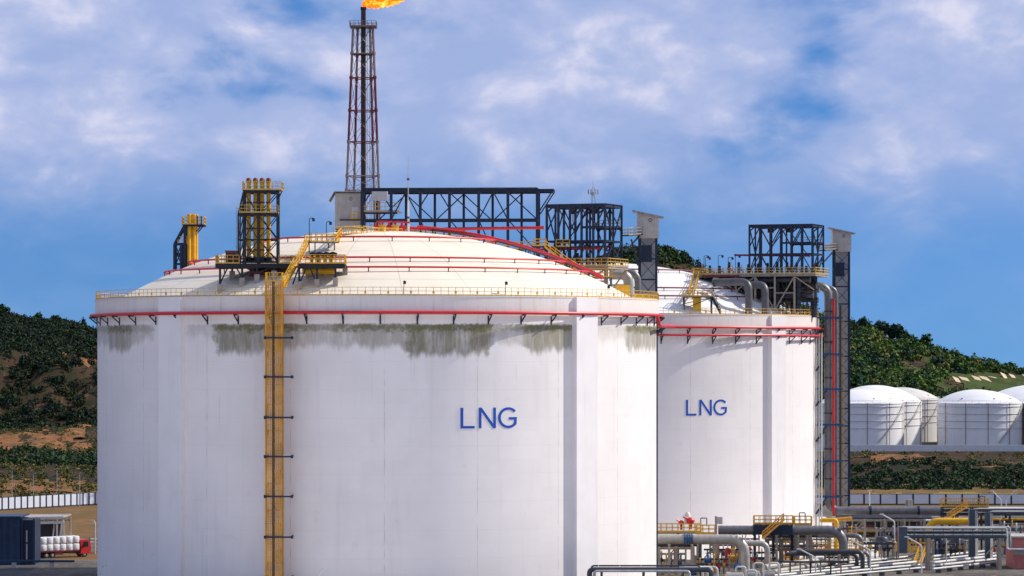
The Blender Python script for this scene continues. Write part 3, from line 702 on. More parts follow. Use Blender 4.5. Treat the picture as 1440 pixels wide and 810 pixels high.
# ------------------------------------------------------------------ steel frames
class Frame:
    """rectangular steel frame, L along x', W along y', turned by th; every member is an object"""
    def __init__(s, root, c, L, W, th, m): s.root = root; s.c = Vector(c); s.L = L; s.W = W; s.th = th; s.m = m
    def T(s, x, y, z):
        ca, sa = math.cos(s.th), math.sin(s.th); return Vector((s.c.x + x*ca - y*sa, s.c.y + x*sa + y*ca, z))
    def columns(s, xs, ys, z0, z1, w=0.42, m=None, skip=()):
        for x in xs:
            for y in ys:
                if (x, y) in skip: continue
                p = s.T(x, y, 0); a = z0(p.x, p.y) if callable(z0) else z0
                MB().ibeam((p.x, p.y, a), (p.x, p.y, z1), w, w, side=(math.cos(s.th), math.sin(s.th), 0)).build('column', m or s.m, s.root, smooth=False)
    def beam(s, a, b, w=0.3, h=0.42, m=None): MB().ibeam(s.T(*a), s.T(*b), w, h).build('beam', m or s.m, s.root, smooth=False)
    def brace(s, a, b, w=0.18, m=None): MB().bar(s.T(*a), s.T(*b), w).build('brace', m or s.m, s.root, smooth=False)
    def ring(s, z, xs=None, ys=None, w=0.3, h=0.42, m=None):
        x0, x1 = xs or (-s.L/2, s.L/2); y0, y1 = ys or (-s.W/2, s.W/2)
        for a, b in (((x0,y0,z),(x1,y0,z)), ((x0,y1,z),(x1,y1,z)), ((x0,y0,z),(x0,y1,z)), ((x1,y0,z),(x1,y1,z))): s.beam(a, b, w, h, m)
    def grating(s, z, x0, x1, y0, y1, m='galvanised', th=0.08):
        b = MB(); b.obox(tuple(s.T((x0+x1)/2, (y0+y1)/2, z)), x1-x0, y1-y0, th, s.th); b.build('deck', m, s.root, smooth=False)
    def rail(s, pts, m='old_yellow', h=1.1, name='railing', w=0.09):
        MB().railing([s.T(*p) for p in pts], h, 1.1, w).build(name, m, s.root, smooth=False)

def pump_platform(T, c, L, W, th, zdeck, ztop, label, name='pump_platform', wide=0.0, leg_m='tan_steel', nx=5, ext=0.0):
    root = thing(name, label, 'platform', (c[0], c[1], ZR)); f = Frame(root, (c[0], c[1], 0), L, W, th, 'navy_steel')
    xs = [-L/2 + L*i/(nx-1) for i in range(nx)]; ys = (-W/2, W/2)
    f.columns(xs, ys, zdeck - 0.1, ztop, 0.31); f.columns([-L/2, xs[nx//2], L/2], [0.0], zdeck - 0.1, ztop, 0.26)
    for y in (-W/4, W/4): f.beam((-L/2, y, ztop - .35), (L/2, y, ztop - .35), .2, .3)
    for i in range(nx - 1): f.brace((xs[i], -W/2, ztop - .15), (xs[i+1], W/2, ztop - .15), .13)
    f.brace((xs[1], 0, zdeck + (ztop - zdeck)*.4), (xs[nx//2], 0, ztop - .4), .14); f.brace((xs[nx//2], 0, ztop - .4), (xs[-2], 0, zdeck + (ztop - zdeck)*.4), .14)
    zm = zdeck + (ztop - zdeck) * 0.40; zm2 = zdeck + (ztop - zdeck) * 0.62
    f.ring(ztop - 0.2, w=0.34, h=0.55); f.ring(zm, w=0.22, h=0.28)
    for i, x in enumerate(xs): 
        if 0 < i < nx-1: f.beam((x, ys[0], ztop - 0.25), (x, ys[1], ztop - 0.25), 0.25, 0.4)
    f.beam((xs[nx//2], ys[0], zm2), (xs[-1], ys[0], zm2), 0.2, 0.3); f.beam((xs[nx//2], ys[1], zm2), (xs[-1], ys[1], zm2), 0.2, 0.3)
    f.grating(zm2 + 0.2, xs[nx//2], xs[-1], ys[0] + 0.3, ys[1] - 0.3, 'navy_steel'); f.rail([(xs[nx//2], ys[1]-.4, zm2 + .25), (xs[-1], ys[1]-.4, zm2 + .25)], 'tan_steel')
    for k, y in enumerate(ys):
        for i in range(nx - 1):
            a, b = xs[i], xs[i+1]
            if (i + k) % 2: f.brace((a, y, ztop - .4), (b, y, zm2 - .6)); f.brace((a, y, zm + .1), (b, y, zdeck + .2))
            else: f.brace((b, y, ztop - .4), (a, y, zm2 - .6)); f.brace((b, y, zm), (a, y, zdeck + .2))
            if i % 2 == k: f.brace((a, y, ztop - 1.2), (a + (b-a)*0.5, y, ztop - .4), 0.22)
    for x in (xs[0], xs[-1]):
        f.brace((x, ys[0], ztop - .4), (x, 0, zm + .2)); f.brace((x, ys[1], ztop - .4), (x, 0, zm + .2)); f.brace((x, ys[0], zdeck + .2), (x, 0, zm)); f.brace((x, 0, zdeck + .2), (x, ys[1], zm))
    # hoist trolleys under the roof beams
    for x in (xs[1] + 1, xs[nx//2] + .8):
        b = MB(); p = f.T(x, 0, ztop - 1.0); b.obox(p, 1.1, .7, .7, th); b.bar(p, p + Vector((0,0,.8)), .25); b.bar(p - Vector((0,0,.3)), p - Vector((0,0,1.6)), .12); b.build('hoist', 'black_steel', root, smooth=False)
    # deck, extended to the left by ext
    x0 = -L/2 - ext; x1 = L/2 + 0.8
    f.grating(zdeck - 0.05, x0, x1, -W/2 - 0.8, W/2 + 0.8)
    f.ring(zdeck - 0.32, (x0, x1), (-W/2 - 0.8, W/2 + 0.8), 0.25, 0.4, 'tan_steel')
    f.rail([(x0, W/2+.8, zdeck), (x0, -W/2-.8, zdeck), (x1, -W/2-.8, zdeck), (x1, W/2+.8, zdeck), (x0, W/2+.8, zdeck)])
    # legs down to the dome, with bracing
    lx = [x0 + .3 + (x1 - x0 - .6) * i / max(2, int((x1-x0)/3.6)) for i in range(max(2, int((x1-x0)/3.6)) + 1)]
    prev = None
    for y in (-W/2 - 0.5, W/2 + .5):
        prev = None
        for i, x in enumerate(lx):
            p = f.T(x, y, 0); zb = dome_z(T, p.x, p.y) - 0.2
            if math.hypot(p.x - T.x, p.y - T.y) > RP - .3: zb = None
            if zb is not None:
                MB().ibeam((p.x, p.y, zb), (p.x, p.y, zdeck - .5), .36, .36).build('leg', leg_m, root, smooth=False)
                MB().obox((p.x, p.y, zb + .25), .9, .9, .7, th).build('pedestal', 'pedestal', root, smooth=False)
            if prev is not None:
                zlo = zb if zb is not None else zdeck - 3.5; plo = prev[1] if prev[1] is not None else zdeck - 3.5
                if i % 2: f.brace((prev[0], y, plo + .4), (x, y, zdeck - .5), .2, leg_m)
                else: f.brace((prev[0], y, zdeck - .5), (x, y, zlo + .4), .2, leg_m)
                zz = (zdeck + max(zlo, plo)) / 2
                if zdeck - max(zlo, plo) > 4: f.beam((prev[0], y, zz), (x, y, zz), .18, .25, leg_m)
            prev = (x, zb)
    return root, f

# equipment standing on the decks: small pump columns with motors, valves, lamps
def deck_pump(p, h, m, label, group, th=0.0):
    t = thing('deck_pump', label, 'pump', p, group)
    MB().lathe([(0.0, p[2]), (.45, p[2]), (.45, p[2] + .12), (.28, p[2] + .14), (.28, p[2] + h*.5), (.42, p[2] + h*.52), (.42, p[2] + h*.6), (0.02, p[2] + h*.62)], p[0], p[1], 12).build('barrel', m, t)
    MB().lathe([(.2, p[2] + h*.6), (.26, p[2] + h*.72), (.26, p[2] + h*.95), (.1, p[2] + h), (0.01, p[2] + h)], p[0], p[1], 10).build('motor', 'navy_steel' if m != 'dark_pipe' else 'black_steel', t)
    MB().tube(bent([(p[0], p[1], p[2] + h*.35), (p[0] + .8, p[1] - .2, p[2] + h*.35), (p[0] + .8, p[1] - .2, p[2] - .2)], .25), .1, 8).build('outlet', 'grey_pipe', t)
    MB().tube([(p[0] + .55, p[1] - .35, p[2] + h*.35), (p[0] + .55, p[1] - .35, p[2] + h*.75)], .05, 6).build('valve_stem', 'red_pipe', t)
def lamp(p, h, label, group, m='galvanised', arm=0.9, side=1):
    t = thing('floodlight', label, 'lamp post', p, group)
    MB().tube(bent([p, (p[0], p[1], p[2] + h), (p[0] + arm*side, p[1] - .1, p[2] + h)], .3), .055, 6).build('pole', m, t)
    MB().obox((p[0] + arm*side, p[1] - .1, p[2] + h - .25), .34, .28, .45, .3).build('lamp_head', 'black_steel', t, smooth=False)

# --- front tank, platform at the right of the dome
th1 = R(-22)
c1 = (Xp(822, 506), 508.0)
pp1, f1 = pump_platform(T1, c1, 9.6, 7.4, th1, Zp(374, 506), Zp(287, 504), 'navy steel pump platform with hoist frame on the right of the front dome', ext=0.4, nx=6)
rng = random.Random(3)
for i in range(7):
    p = f1.T(-4.2 + i*1.35, -2.6 + (i % 3) * 1.5, Zp(374, 506))
    deck_pump(p, 1.6 + .7*rng.random(), ('dark_pipe', 'grey_pipe', 'yellow_paint')[i % 3], 'upright pump with motor on the front tank deck, %s from the left' % ORD[i], 'upright pumps on the front tank deck')
def header(pts, rad, r, m, label, name='pipe_run', group=None, supports=None):
    t = thing(name, label, 'pipe', pts[0], group); MB().tube(bent(pts, rad), r, 14).build('pipe', m, t)
    for i, f in enumerate(supports or []):
        pass
    for q in (pts[0], pts[-1]):
        d = (Vector(pts[1]) - Vector(pts[0])).normalized() if q == pts[0] else (Vector(pts[-1]) - Vector(pts[-2])).normalized()
        MB().tube([Vector(q) - d*.12, Vector(q) + d*.12], r*1.28, 14).build('flange', m, t)
    return t
for k, (y, col_, lb) in enumerate(((Zp(349, 503), 'red_pipe', 'upper'), (Zp(347, 509), 'dark_red', 'rear'))):
    header([f1.T(-7.5, -2 + 4*k, y), f1.T(3.6, -2 + 4*k, y)], .3, .16, col_, 'thin red pipe through the right-hand hoist frame, %s one' % lb)
# big pipes leaving the front tank at the right and dropping behind the rim
for k, (px0, py0, px1, Y, rr, lb) in enumerate(((858, 386, 884, 516, .80, 'largest grey pipe bending down behind the right rim of the front tank'), (868, 383, 897, 521, .55, 'second grey pipe bending down behind the right rim'), (878, 388, 903, 526, .45, 'slim pale pipe bending down next to the lift tower'))):
    a = P(px0, py0, Y); b = P(px1, py0, Y)
    header([a, (b.x, Y, a.z), (b.x, Y, 1.0)], 1.9, rr, ('pale_pipe', 'grey_pipe', 'pale_pipe')[k], lb)
# mast on the hoist frame
am = P(834, 287, 508)
t = thing('antenna_mast', 'grey lattice antenna mast on the right-hand hoist frame', 'antenna', am)
b = MB()
for i in range(3):
    a = i * 2.094; b.bar(am + Vector((.35*math.cos(a), .35*math.sin(a), -.2)), am + Vector((.2*math.cos(a), .2*math.sin(a), 2.6)), .07)
for i in range(6): 
    z = .4*i; b.bar(am + Vector((.33, 0, z)), am + Vector((-.2, .28, z + .4)), .05); b.bar(am + Vector((-.2, .28, z)), am + Vector((-.2, -.28, z + .4)), .05)
b.build('mast', 'galvanised', t, smooth=False)
MB().tube([am + Vector((0,0,2.5)), am + Vector((0,0,4.0))], [.05, .02], 6).build('rod', 'galvanised', t)
for i in range(4):
    a = i * 1.57 + .4; q = am + Vector((.8*math.cos(a), .8*math.sin(a), 1.7)); b = MB().bar(am + Vector((0,0,1.7)), q, .05); b.obox(q + Vector((0,0,.2)), .2, .1, .8, a); b.build('antenna', 'galvanised', t, smooth=False)
b = MB().lathe([(.02, am.z + 1.3), (.3, am.z + 1.35), (.3, am.z + 1.9), (.02, am.z + 1.95)], am.x, am.y, 10); b.build('dish', 'galvanised', t)

# --- lift towers with a cladding hut on top
def lift_tower(pxa, pxb, Y, py_roof, py_hut0, label, dirs=1, hut_w=None, depth=3.0, legs=True, zb=0.0, walk=None):
    xa, xb = Xp(pxa, Y), Xp(pxb, Y); z0 = Zp(py_hut0, Y); zr = Zp(py_roof, Y); w = xb - xa
    root = thing('lift_tower', label, 'tower', ((xa+xb)/2, Y, zb))
    ex = .3 if legs else 0
    ha = xa - ex; hb = xb + ex; drop = (hb - ha) * 0.32 if legs else 0.0
    b = MB(); b.add([(ha,Y,z0),(hb,Y,z0),(hb,Y+depth,z0),(ha,Y+depth,z0),(ha,Y,zr-.2),(hb,Y,zr-.2-drop*.6),(hb,Y+depth,zr-.2-drop*.6),(ha,Y+depth,zr-.2)],
                    [(3,2,1,0),(4,5,6,7),(0,1,5,4),(1,2,6,5),(2,3,7,6),(3,0,4,7)])
    b.build('hut', 'cladding', root, smooth=False)
    if legs:
        b = MB(); o = .75
        b.add([(ha-o,Y-.5,zr),(hb+o,Y-.5,zr-drop*.6-.42),(hb+o,Y+depth+.5,zr-drop*.6-.42),(ha-o,Y+depth+.5,zr)] + [(ha-o,Y-.5,zr+.2),(hb+o,Y-.5,zr-drop*.6-.22),(hb+o,Y+depth+.5,zr-drop*.6-.22),(ha-o,Y+depth+.5,zr+.2)],
              [(3,2,1,0),(4,5,6,7),(0,1,5,4),(1,2,6,5),(2,3,7,6),(3,0,4,7)])
    else:                                   # flat top with a steep visor eave on the left
        b = MB(); b.box(ha - .1, hb + .2, Y - .4, Y + depth + .4, zr - .05, zr + .12)
        b.add([(ha - .1, Y - .4, zr + .12), (ha - .1, Y + depth + .4, zr + .12), (ha - 1.0, Y + depth + .4, zr - 1.45), (ha - 1.0, Y - .4, zr - 1.45), (ha - .1, Y - .4, zr - .05), (ha - .1, Y + depth + .4, zr - .05), (ha - .9, Y + depth + .4, zr - 1.5), (ha - .9, Y - .4, zr - 1.5)],
              [(0,1,2,3), (7,6,5,4), (0,3,7,4), (3,2,6,7), (2,1,5,6)])
    b.build('roof', 'pedestal', root, smooth=False)
    b = MB().lathe([(0.01, -.02), (.28, -.02), (.28, .1), (.22, .1)], 0, 0, 12); c = Vector(((ha*.4+hb*.6), Y, zr - 1.1 - drop*.3))
    b.v = [(c.x + x, c.y - z, c.z + y) for x, y, z in b.v]; b.build('vent', 'black_steel', root)
    # ribs of the sheet cladding
    n = int((hb - ha) / .35); b = MB()
    for i in range(n): 
        x = ha + .2 + i*.35; b.box(x, x + .08, Y - .03, Y + .01, z0, zr - .25 - drop*.6*(x-ha)/(hb-ha))
    b.build('cladding_ribs', 'cladding', root, smooth=False)
    if legs:
        for x in (xa + .1, xb - .1):
            for y in (Y + .1, Y + depth - .1):
                MB().ibeam((x, y, zb), (x, y, z0), .34, .34).build('leg', 'navy_steel', root, smooth=False)
        b = MB().box(xa + .25, xb - .25, Y + depth*.45, Y + depth*.5, zb, z0); b.build('cladding_panel', 'grey_cladding', root, smooth=False)
        n = max(1, round((z0 - zb) / 3.4)); hstep = (z0 - zb) / n
        for i in range(n):
            za, zc_ = zb + i*hstep, zb + (i+1)*hstep
            for y in (Y + .05, Y + depth - .05):
                MB().bar((xa, y, za), (xb, y, za), .2, .26).build('beam', 'navy_steel', root, smooth=False)
                for s_ in (0, 1): MB().bar((xa if s_ else xb, y - .02*s_, za + .1), (xb if s_ else xa, y - .02*s_, zc_ - .1), .1).build('brace', 'navy_steel', root, smooth=False)
            for x in (xa + .05, xb - .05):
                MB().bar((x, Y, za), (x, Y + depth, za), .2, .26).build('beam', 'navy_steel', root, smooth=False)
                MB().bar((x, Y, za + .1), (x, Y + depth, zc_ - .1), .1).build('brace', 'navy_steel', root, smooth=False)
    return root
lift1 = lift_tower(899, 924, 522, 297, 335, 'tall lift tower with slanted hut roof at the right edge of the front tank')
lift2 = lift_tower(1173, 1195, 636, 321, 354, 'tall lift tower with slanted hut roof beside the rear tank')
for tw, Y, pxa, pya in ((lift1, 522, 899, 358), (lift2, 636, 1173, 380)):
    z = Zp(pya, Y); x = Xp(pxa, Y)
    b = MB().box(x + .3, x + 2.0, Y - .12, Y - .02, z - 1.2, z + 1.5); b.build('lift_door', 'navy_steel', tw, smooth=False)
# access bridges between lift towers and platforms
def bridge(a, b_, label, w=1.2):
    a = Vector(a); b_ = Vector(b_); t = thing('access_bridge', label, 'walkway', a); d = (b_ - a); s = Vector((0,0,1)).cross(d).normalized() * w/2
    MB().add([a+s, a-s, b_-s, b_+s, a+s-Vector((0,0,.15)), a-s-Vector((0,0,.15)), b_-s-Vector((0,0,.15)), b_+s-Vector((0,0,.15))], [(0,1,2,3),(7,6,5,4),(0,4,5,1),(1,5,6,2),(2,6,7,3),(3,7,4,0)]).build('deck', 'navy_steel', t, smooth=False)
    for k in (-1, 1): MB().railing([a + s*k, b_ + s*k], 1.1, 1.0, .07).build('railing', 'tan_steel', t, smooth=False)
    MB().bar(a - Vector((0,0,2.6)) , b_ - Vector((0,0,.2)), .22).build('brace', 'navy_steel', t, smooth=False)
    return t
bridge(P(879, 331, 513), P(900, 329, 522.5), 'short bridge from the right-hand hoist frame to the lift tower hut of the front tank')
bridge(P(1156, 352, 622), P(1174, 350, 636.5), 'short bridge from the rear tank hoist frame to its lift tower')
header([P(888, 338, 514), P(897, 372, 519)], .2, .12, 'navy_steel', 'slanted navy strut between hoist frame and lift tower of the front tank', 'strut')

# --- rear tank platform
th2 = R(-20); c2 = (Xp(1106, 619), 619.0)
pp2, f2 = pump_platform(T2, c2, 12.2, 8.2, th2, Zp(385, 616), Zp(316, 616), 'navy steel pump platform with hoist frame on the rear tank', ext=10.5, nx=7)
for i in range(16):
    p = f2.T(-16 + i*1.42, -3.4 + (i % 4) * 1.7, Zp(385, 616))
    deck_pump(p, 1.5 + 1.0*rng.random(), ('dark_pipe', 'grey_pipe', 'dark_pipe', 'yellow_paint')[i % 4], 'upright pump with motor on the rear tank deck, %s from the left' % ORD[i], 'upright pumps on the rear tank deck')
header([f2.T(-9.5, -2, Zp(358, 617)), f2.T(5.0, -2, Zp(360, 617))], .3, .18, 'dark_red', 'dark red pipe running through the rear hoist frame')
header([f2.T(-8, -5.0, Zp(388, 616)), f2.T(-15, -5.0, Zp(388, 618))], .3, .22, 'dark_red', 'dark red pipe under the left end of the rear platform')
for k, (px, lb) in enumerate(((992, 'first'), (1010, 'second'), (1024, 'third'), (1034, 'fourth'))):
    lamp(P(px, 384, 621 + k), 3.0 + .4*(k % 2), 'thin lamp post on the rear tank deck, %s from the left' % lb, 'lamp posts on the rear tank', 'black_steel', .8)
# pipes under the deck and down the side of the rear tank
for k, (px, Y, lb) in enumerate(((1053, 606, 'grey pipe turning down through the rear roof at left'), (1076, 609, 'grey pipe turning down through the rear roof near the middle'))):
    a = P(px - 48 + 20*k, 397 + 4*k, Y + 4); top = Vector((Xp(px, Y), Y, a.z))
    header([a, top, (top.x, Y, dome_z(T2, top.x, Y) - .2)], 1.6, .7, 'shaded_pipe_grey', lb)
# the dense dark pipework and girders under the deck
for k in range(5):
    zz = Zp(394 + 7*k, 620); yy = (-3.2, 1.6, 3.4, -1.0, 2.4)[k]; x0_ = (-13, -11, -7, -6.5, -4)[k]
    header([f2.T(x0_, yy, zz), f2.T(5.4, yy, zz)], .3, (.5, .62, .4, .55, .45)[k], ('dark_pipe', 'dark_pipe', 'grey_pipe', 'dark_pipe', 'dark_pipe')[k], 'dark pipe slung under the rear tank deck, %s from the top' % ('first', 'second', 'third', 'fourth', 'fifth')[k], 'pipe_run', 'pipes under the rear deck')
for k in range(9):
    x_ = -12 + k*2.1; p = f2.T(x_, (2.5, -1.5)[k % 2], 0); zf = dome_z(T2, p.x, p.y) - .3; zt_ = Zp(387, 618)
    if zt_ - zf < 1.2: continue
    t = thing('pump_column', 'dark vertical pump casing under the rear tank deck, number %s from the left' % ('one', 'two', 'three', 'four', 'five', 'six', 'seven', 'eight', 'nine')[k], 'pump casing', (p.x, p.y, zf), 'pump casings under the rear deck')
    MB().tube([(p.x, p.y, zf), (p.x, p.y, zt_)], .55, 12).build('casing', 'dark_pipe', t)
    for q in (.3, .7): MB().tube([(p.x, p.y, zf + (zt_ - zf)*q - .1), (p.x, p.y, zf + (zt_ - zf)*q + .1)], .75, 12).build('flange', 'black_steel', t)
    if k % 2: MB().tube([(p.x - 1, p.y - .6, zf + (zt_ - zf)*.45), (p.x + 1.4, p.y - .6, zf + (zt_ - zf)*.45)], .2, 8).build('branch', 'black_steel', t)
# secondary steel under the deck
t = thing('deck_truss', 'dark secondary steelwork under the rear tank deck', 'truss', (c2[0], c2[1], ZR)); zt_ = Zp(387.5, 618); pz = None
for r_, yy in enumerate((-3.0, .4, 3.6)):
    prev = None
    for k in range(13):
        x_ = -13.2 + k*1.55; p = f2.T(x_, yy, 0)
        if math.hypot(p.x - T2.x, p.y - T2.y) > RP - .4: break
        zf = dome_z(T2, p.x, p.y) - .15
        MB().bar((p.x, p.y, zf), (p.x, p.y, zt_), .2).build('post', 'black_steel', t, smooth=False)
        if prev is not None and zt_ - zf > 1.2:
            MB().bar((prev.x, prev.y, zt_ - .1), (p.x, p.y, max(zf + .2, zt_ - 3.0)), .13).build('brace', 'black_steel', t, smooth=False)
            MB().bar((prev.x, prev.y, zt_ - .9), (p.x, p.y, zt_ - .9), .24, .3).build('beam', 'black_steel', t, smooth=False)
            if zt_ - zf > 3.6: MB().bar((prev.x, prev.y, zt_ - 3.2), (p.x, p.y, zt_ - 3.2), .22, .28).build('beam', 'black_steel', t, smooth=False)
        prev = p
YD = 626.0
dc = thing('downcomer', 'thick grey pipe descending the right side of the rear tank', 'pipe', (Xp(1165, YD), YD, 0))
x = Xp(1165, YD); zl = Zp(718, YD)
MB().tube(bent([P(1090, 402, YD), (x, YD, Zp(402, YD)), (x, YD, zl), (Xp(1322, YD), YD, zl)], 2.3, 8), .80, 16).build('pipe', 'grey_pipe', dc)
for pyb in (437, 480, 530, 580, 630, 672): MB().tube([(x, YD, Zp(pyb, YD)), (x, YD, Zp(pyb + 2, YD))], .9, 16).build('clamp', 'dark_pipe', dc)
for pxb in (1222, 1290):
    MB().tube([(Xp(pxb, YD), YD, zl), (Xp(pxb + 3, YD), YD, zl)], .92, 16).build('clamp', 'navy_steel', dc)
    MB().ibeam((Xp(pxb + 1.5, YD), YD, 0), (Xp(pxb + 1.5, YD), YD, zl - .8), .4, .4).build('support', 'tan_steel', dc, smooth=False)
header([(Xp(1171.5, YD), YD - .8, Zp(421, YD)), (Xp(1171.5, YD), YD - .8, 1.0)], .3, .27, 'red_pipe', 'bright red pipe descending the right side of the rear tank', 'downcomer')
header([P(1120, 404, YD + 3), (Xp(1177.5, YD), YD + 3, Zp(404, YD)), (Xp(1177.5, YD), YD + 3, 1.0)], 1.6, .46, 'grey_pipe', 'slimmer grey pipe descending right of the red one on the rear tank', 'downcomer')
for k, px in enumerate((1148, 1152, 1155.5)):
    header([(Xp(px, YD - 3), YD - 3, Zp(470 if k else 440, YD)), (Xp(px, YD - 3), YD - 3, .5)], .3, .14, 'white_pipe', 'thin pale conduit on the right side of the rear tank, %s from the left' % ('first', 'second', 'third')[k], 'conduit', 'conduits on the rear tank')
# blue bracket arms carrying these pipes
for k, py in enumerate((447, 498, 547, 597, 648, 698)):
    z = Zp(py, YD); t = thing('pipe_bracket', 'blue bracket arm on the rear tank, %s from the top' % ('first', 'second', 'third', 'fourth', 'fifth', 'sixth')[k], 'bracket', (Xp(1165, YD), YD, z), 'blue pipe brackets on the rear tank')
    for yy, zo in ((YD - 1.7, 0), (YD + 1.3, -.03)):
        MB().ibeam((Xp(1143, YD), yy, z + zo), (Xp(1184, YD), yy, z + zo), .25, .36).build('beam', 'blue_paint' if yy < YD else 'navy_steel', t, smooth=False)
    MB().bar((Xp(1145, YD), YD - 3.5, z - 3.2), (Xp(1161, YD), YD - 1.8, z - .2), .26).build('brace', 'navy_steel', t, smooth=False)
    MB().bar((Xp(1150, YD), YD - 1.0, z - 3.0), (Xp(1165, YD), YD + 1.2, z - .2), .26).build('brace', 'navy_steel', t, smooth=False)
    MB().bar((Xp(1140, YD), YD - 3.5, z), (Xp(1146, YD), YD + 2, z), .25).build('beam', 'navy_steel', t, smooth=False)
# cable riser with yellow ladder against the lift tower
t = thing('cable_riser', 'dark cable riser with yellow ladder strip beside the lift tower of the rear tank', 'cable riser', (Xp(1182, 632), 632, 0))
MB().box(Xp(1180, 632), Xp(1183, 632), 631.6, 632.2, 0, Zp(429, 632)).build('tray', 'dark_pipe', t, smooth=False)
b = MB(); xl = Xp(1185.2, 632)
for k in (-.22, .22): b.bar((xl + k, 632, 0), (xl + k, 632, Zp(436, 632)), .08)
z = .3
while z < Zp(436, 632): b.bar((xl - .22, 632, z), (xl + .22, 632, z), .06); z += .35
b.build('ladder', 'yellow_paint', t, smooth=False)
# stair and landing on the left of the rear platform
def stair_thing(p, q, width, label, m='old_yellow', rails=True, side=None):
    p = Vector(p); q = Vector(q); t = thing('stair', label, 'stair', p); MB().stair(p, q, width, side).build('flight', m, t, smooth=False)
    sv = (Vector(side) if side is not None else Vector((0,0,1)).cross(q - p)).normalized() * width/2
    if rails:
        for k in (-1, 1): MB().railing([p + sv*k, q + sv*k], 1.0, 1.1, .08, False).build('handrail', m, t, smooth=False)
    return t
def landing(px0, px1, py, Y, depth, label, m='yellow_paint', posts=True, T=None, deckm='navy_steel', h=1.1, zfoot=None, name='landing', brace=True):
    x0, x1, z = Xp(px0, Y), Xp(px1, Y), Zp(py, Y)
    t = thing(name, label, 'platform', ((x0+x1)/2, Y + depth/2, z))
    MB().box(x0, x1, Y, Y + depth, z - .18, z).build('deck', deckm, t, smooth=False)
    MB().railing([(x0, Y+depth, z), (x0, Y, z), (x1, Y, z), (x1, Y+depth, z)], h, .9, .09).build('railing', m, t, smooth=False)
    MB().railing([(x0, Y+depth-.05, z), (x1, Y+depth-.05, z)], h, .9, .09).build('railing', m, t, smooth=False)
    if posts:
        n = max(2, int((x1 - x0) / 3.0) + 1)
        for i in range(n):
            x = x0 + .15 + (x1 - x0 - .3) * i / (n - 1)
            for y in (Y + .15, Y + depth - .15):
                zf = dome_z(T, x, y) - .15 if T is not None else (zfoot or 0.0)
                MB().bar((x, y, zf), (x, y, z - .15), .24).build('leg', deckm, t, smooth=False)
                if brace and i < n - 1 and z - zf > 1.5: MB().bar((x, y, zf + .3), (x + (x1-x0-.3)/(n-1), y, z - .2), .14).build('brace', deckm, t, smooth=False)
    return t
landing(961, 1002, 417, 599.5, 2.2, 'yellow railed landing on the left of the rear tank roof', T=T2)
MB_y = landing(975, 990, 385, 622, 2.5, 'small yellow railed landing at the left end of the rear deck', T=T2)
stair_thing(P(972, 416, 601), P(980, 386, 622), 1.0, 'stair climbing from the landing to the rear platform')
stair_thing(P(1013, 441, 599), P(1001, 418, 600.5), .9, 'short stair from the rear tank rim to the yellow landing', 'black_steel', side=(0,1,0))
one('equipment_box', MB().box(Xp(975, 600), Xp(986, 600), 600.2, 601.4, dome_z(T2, Xp(980, 600), 601) - .6, Zp(418.6, 600)), 'yellow_paint', 'yellow box under the landing on the rear tank roof', 'box')
lamp(P(990, 384, 624), 3.3, 'tall lamp on the left landing of the rear tank', None, 'black_steel', .8)

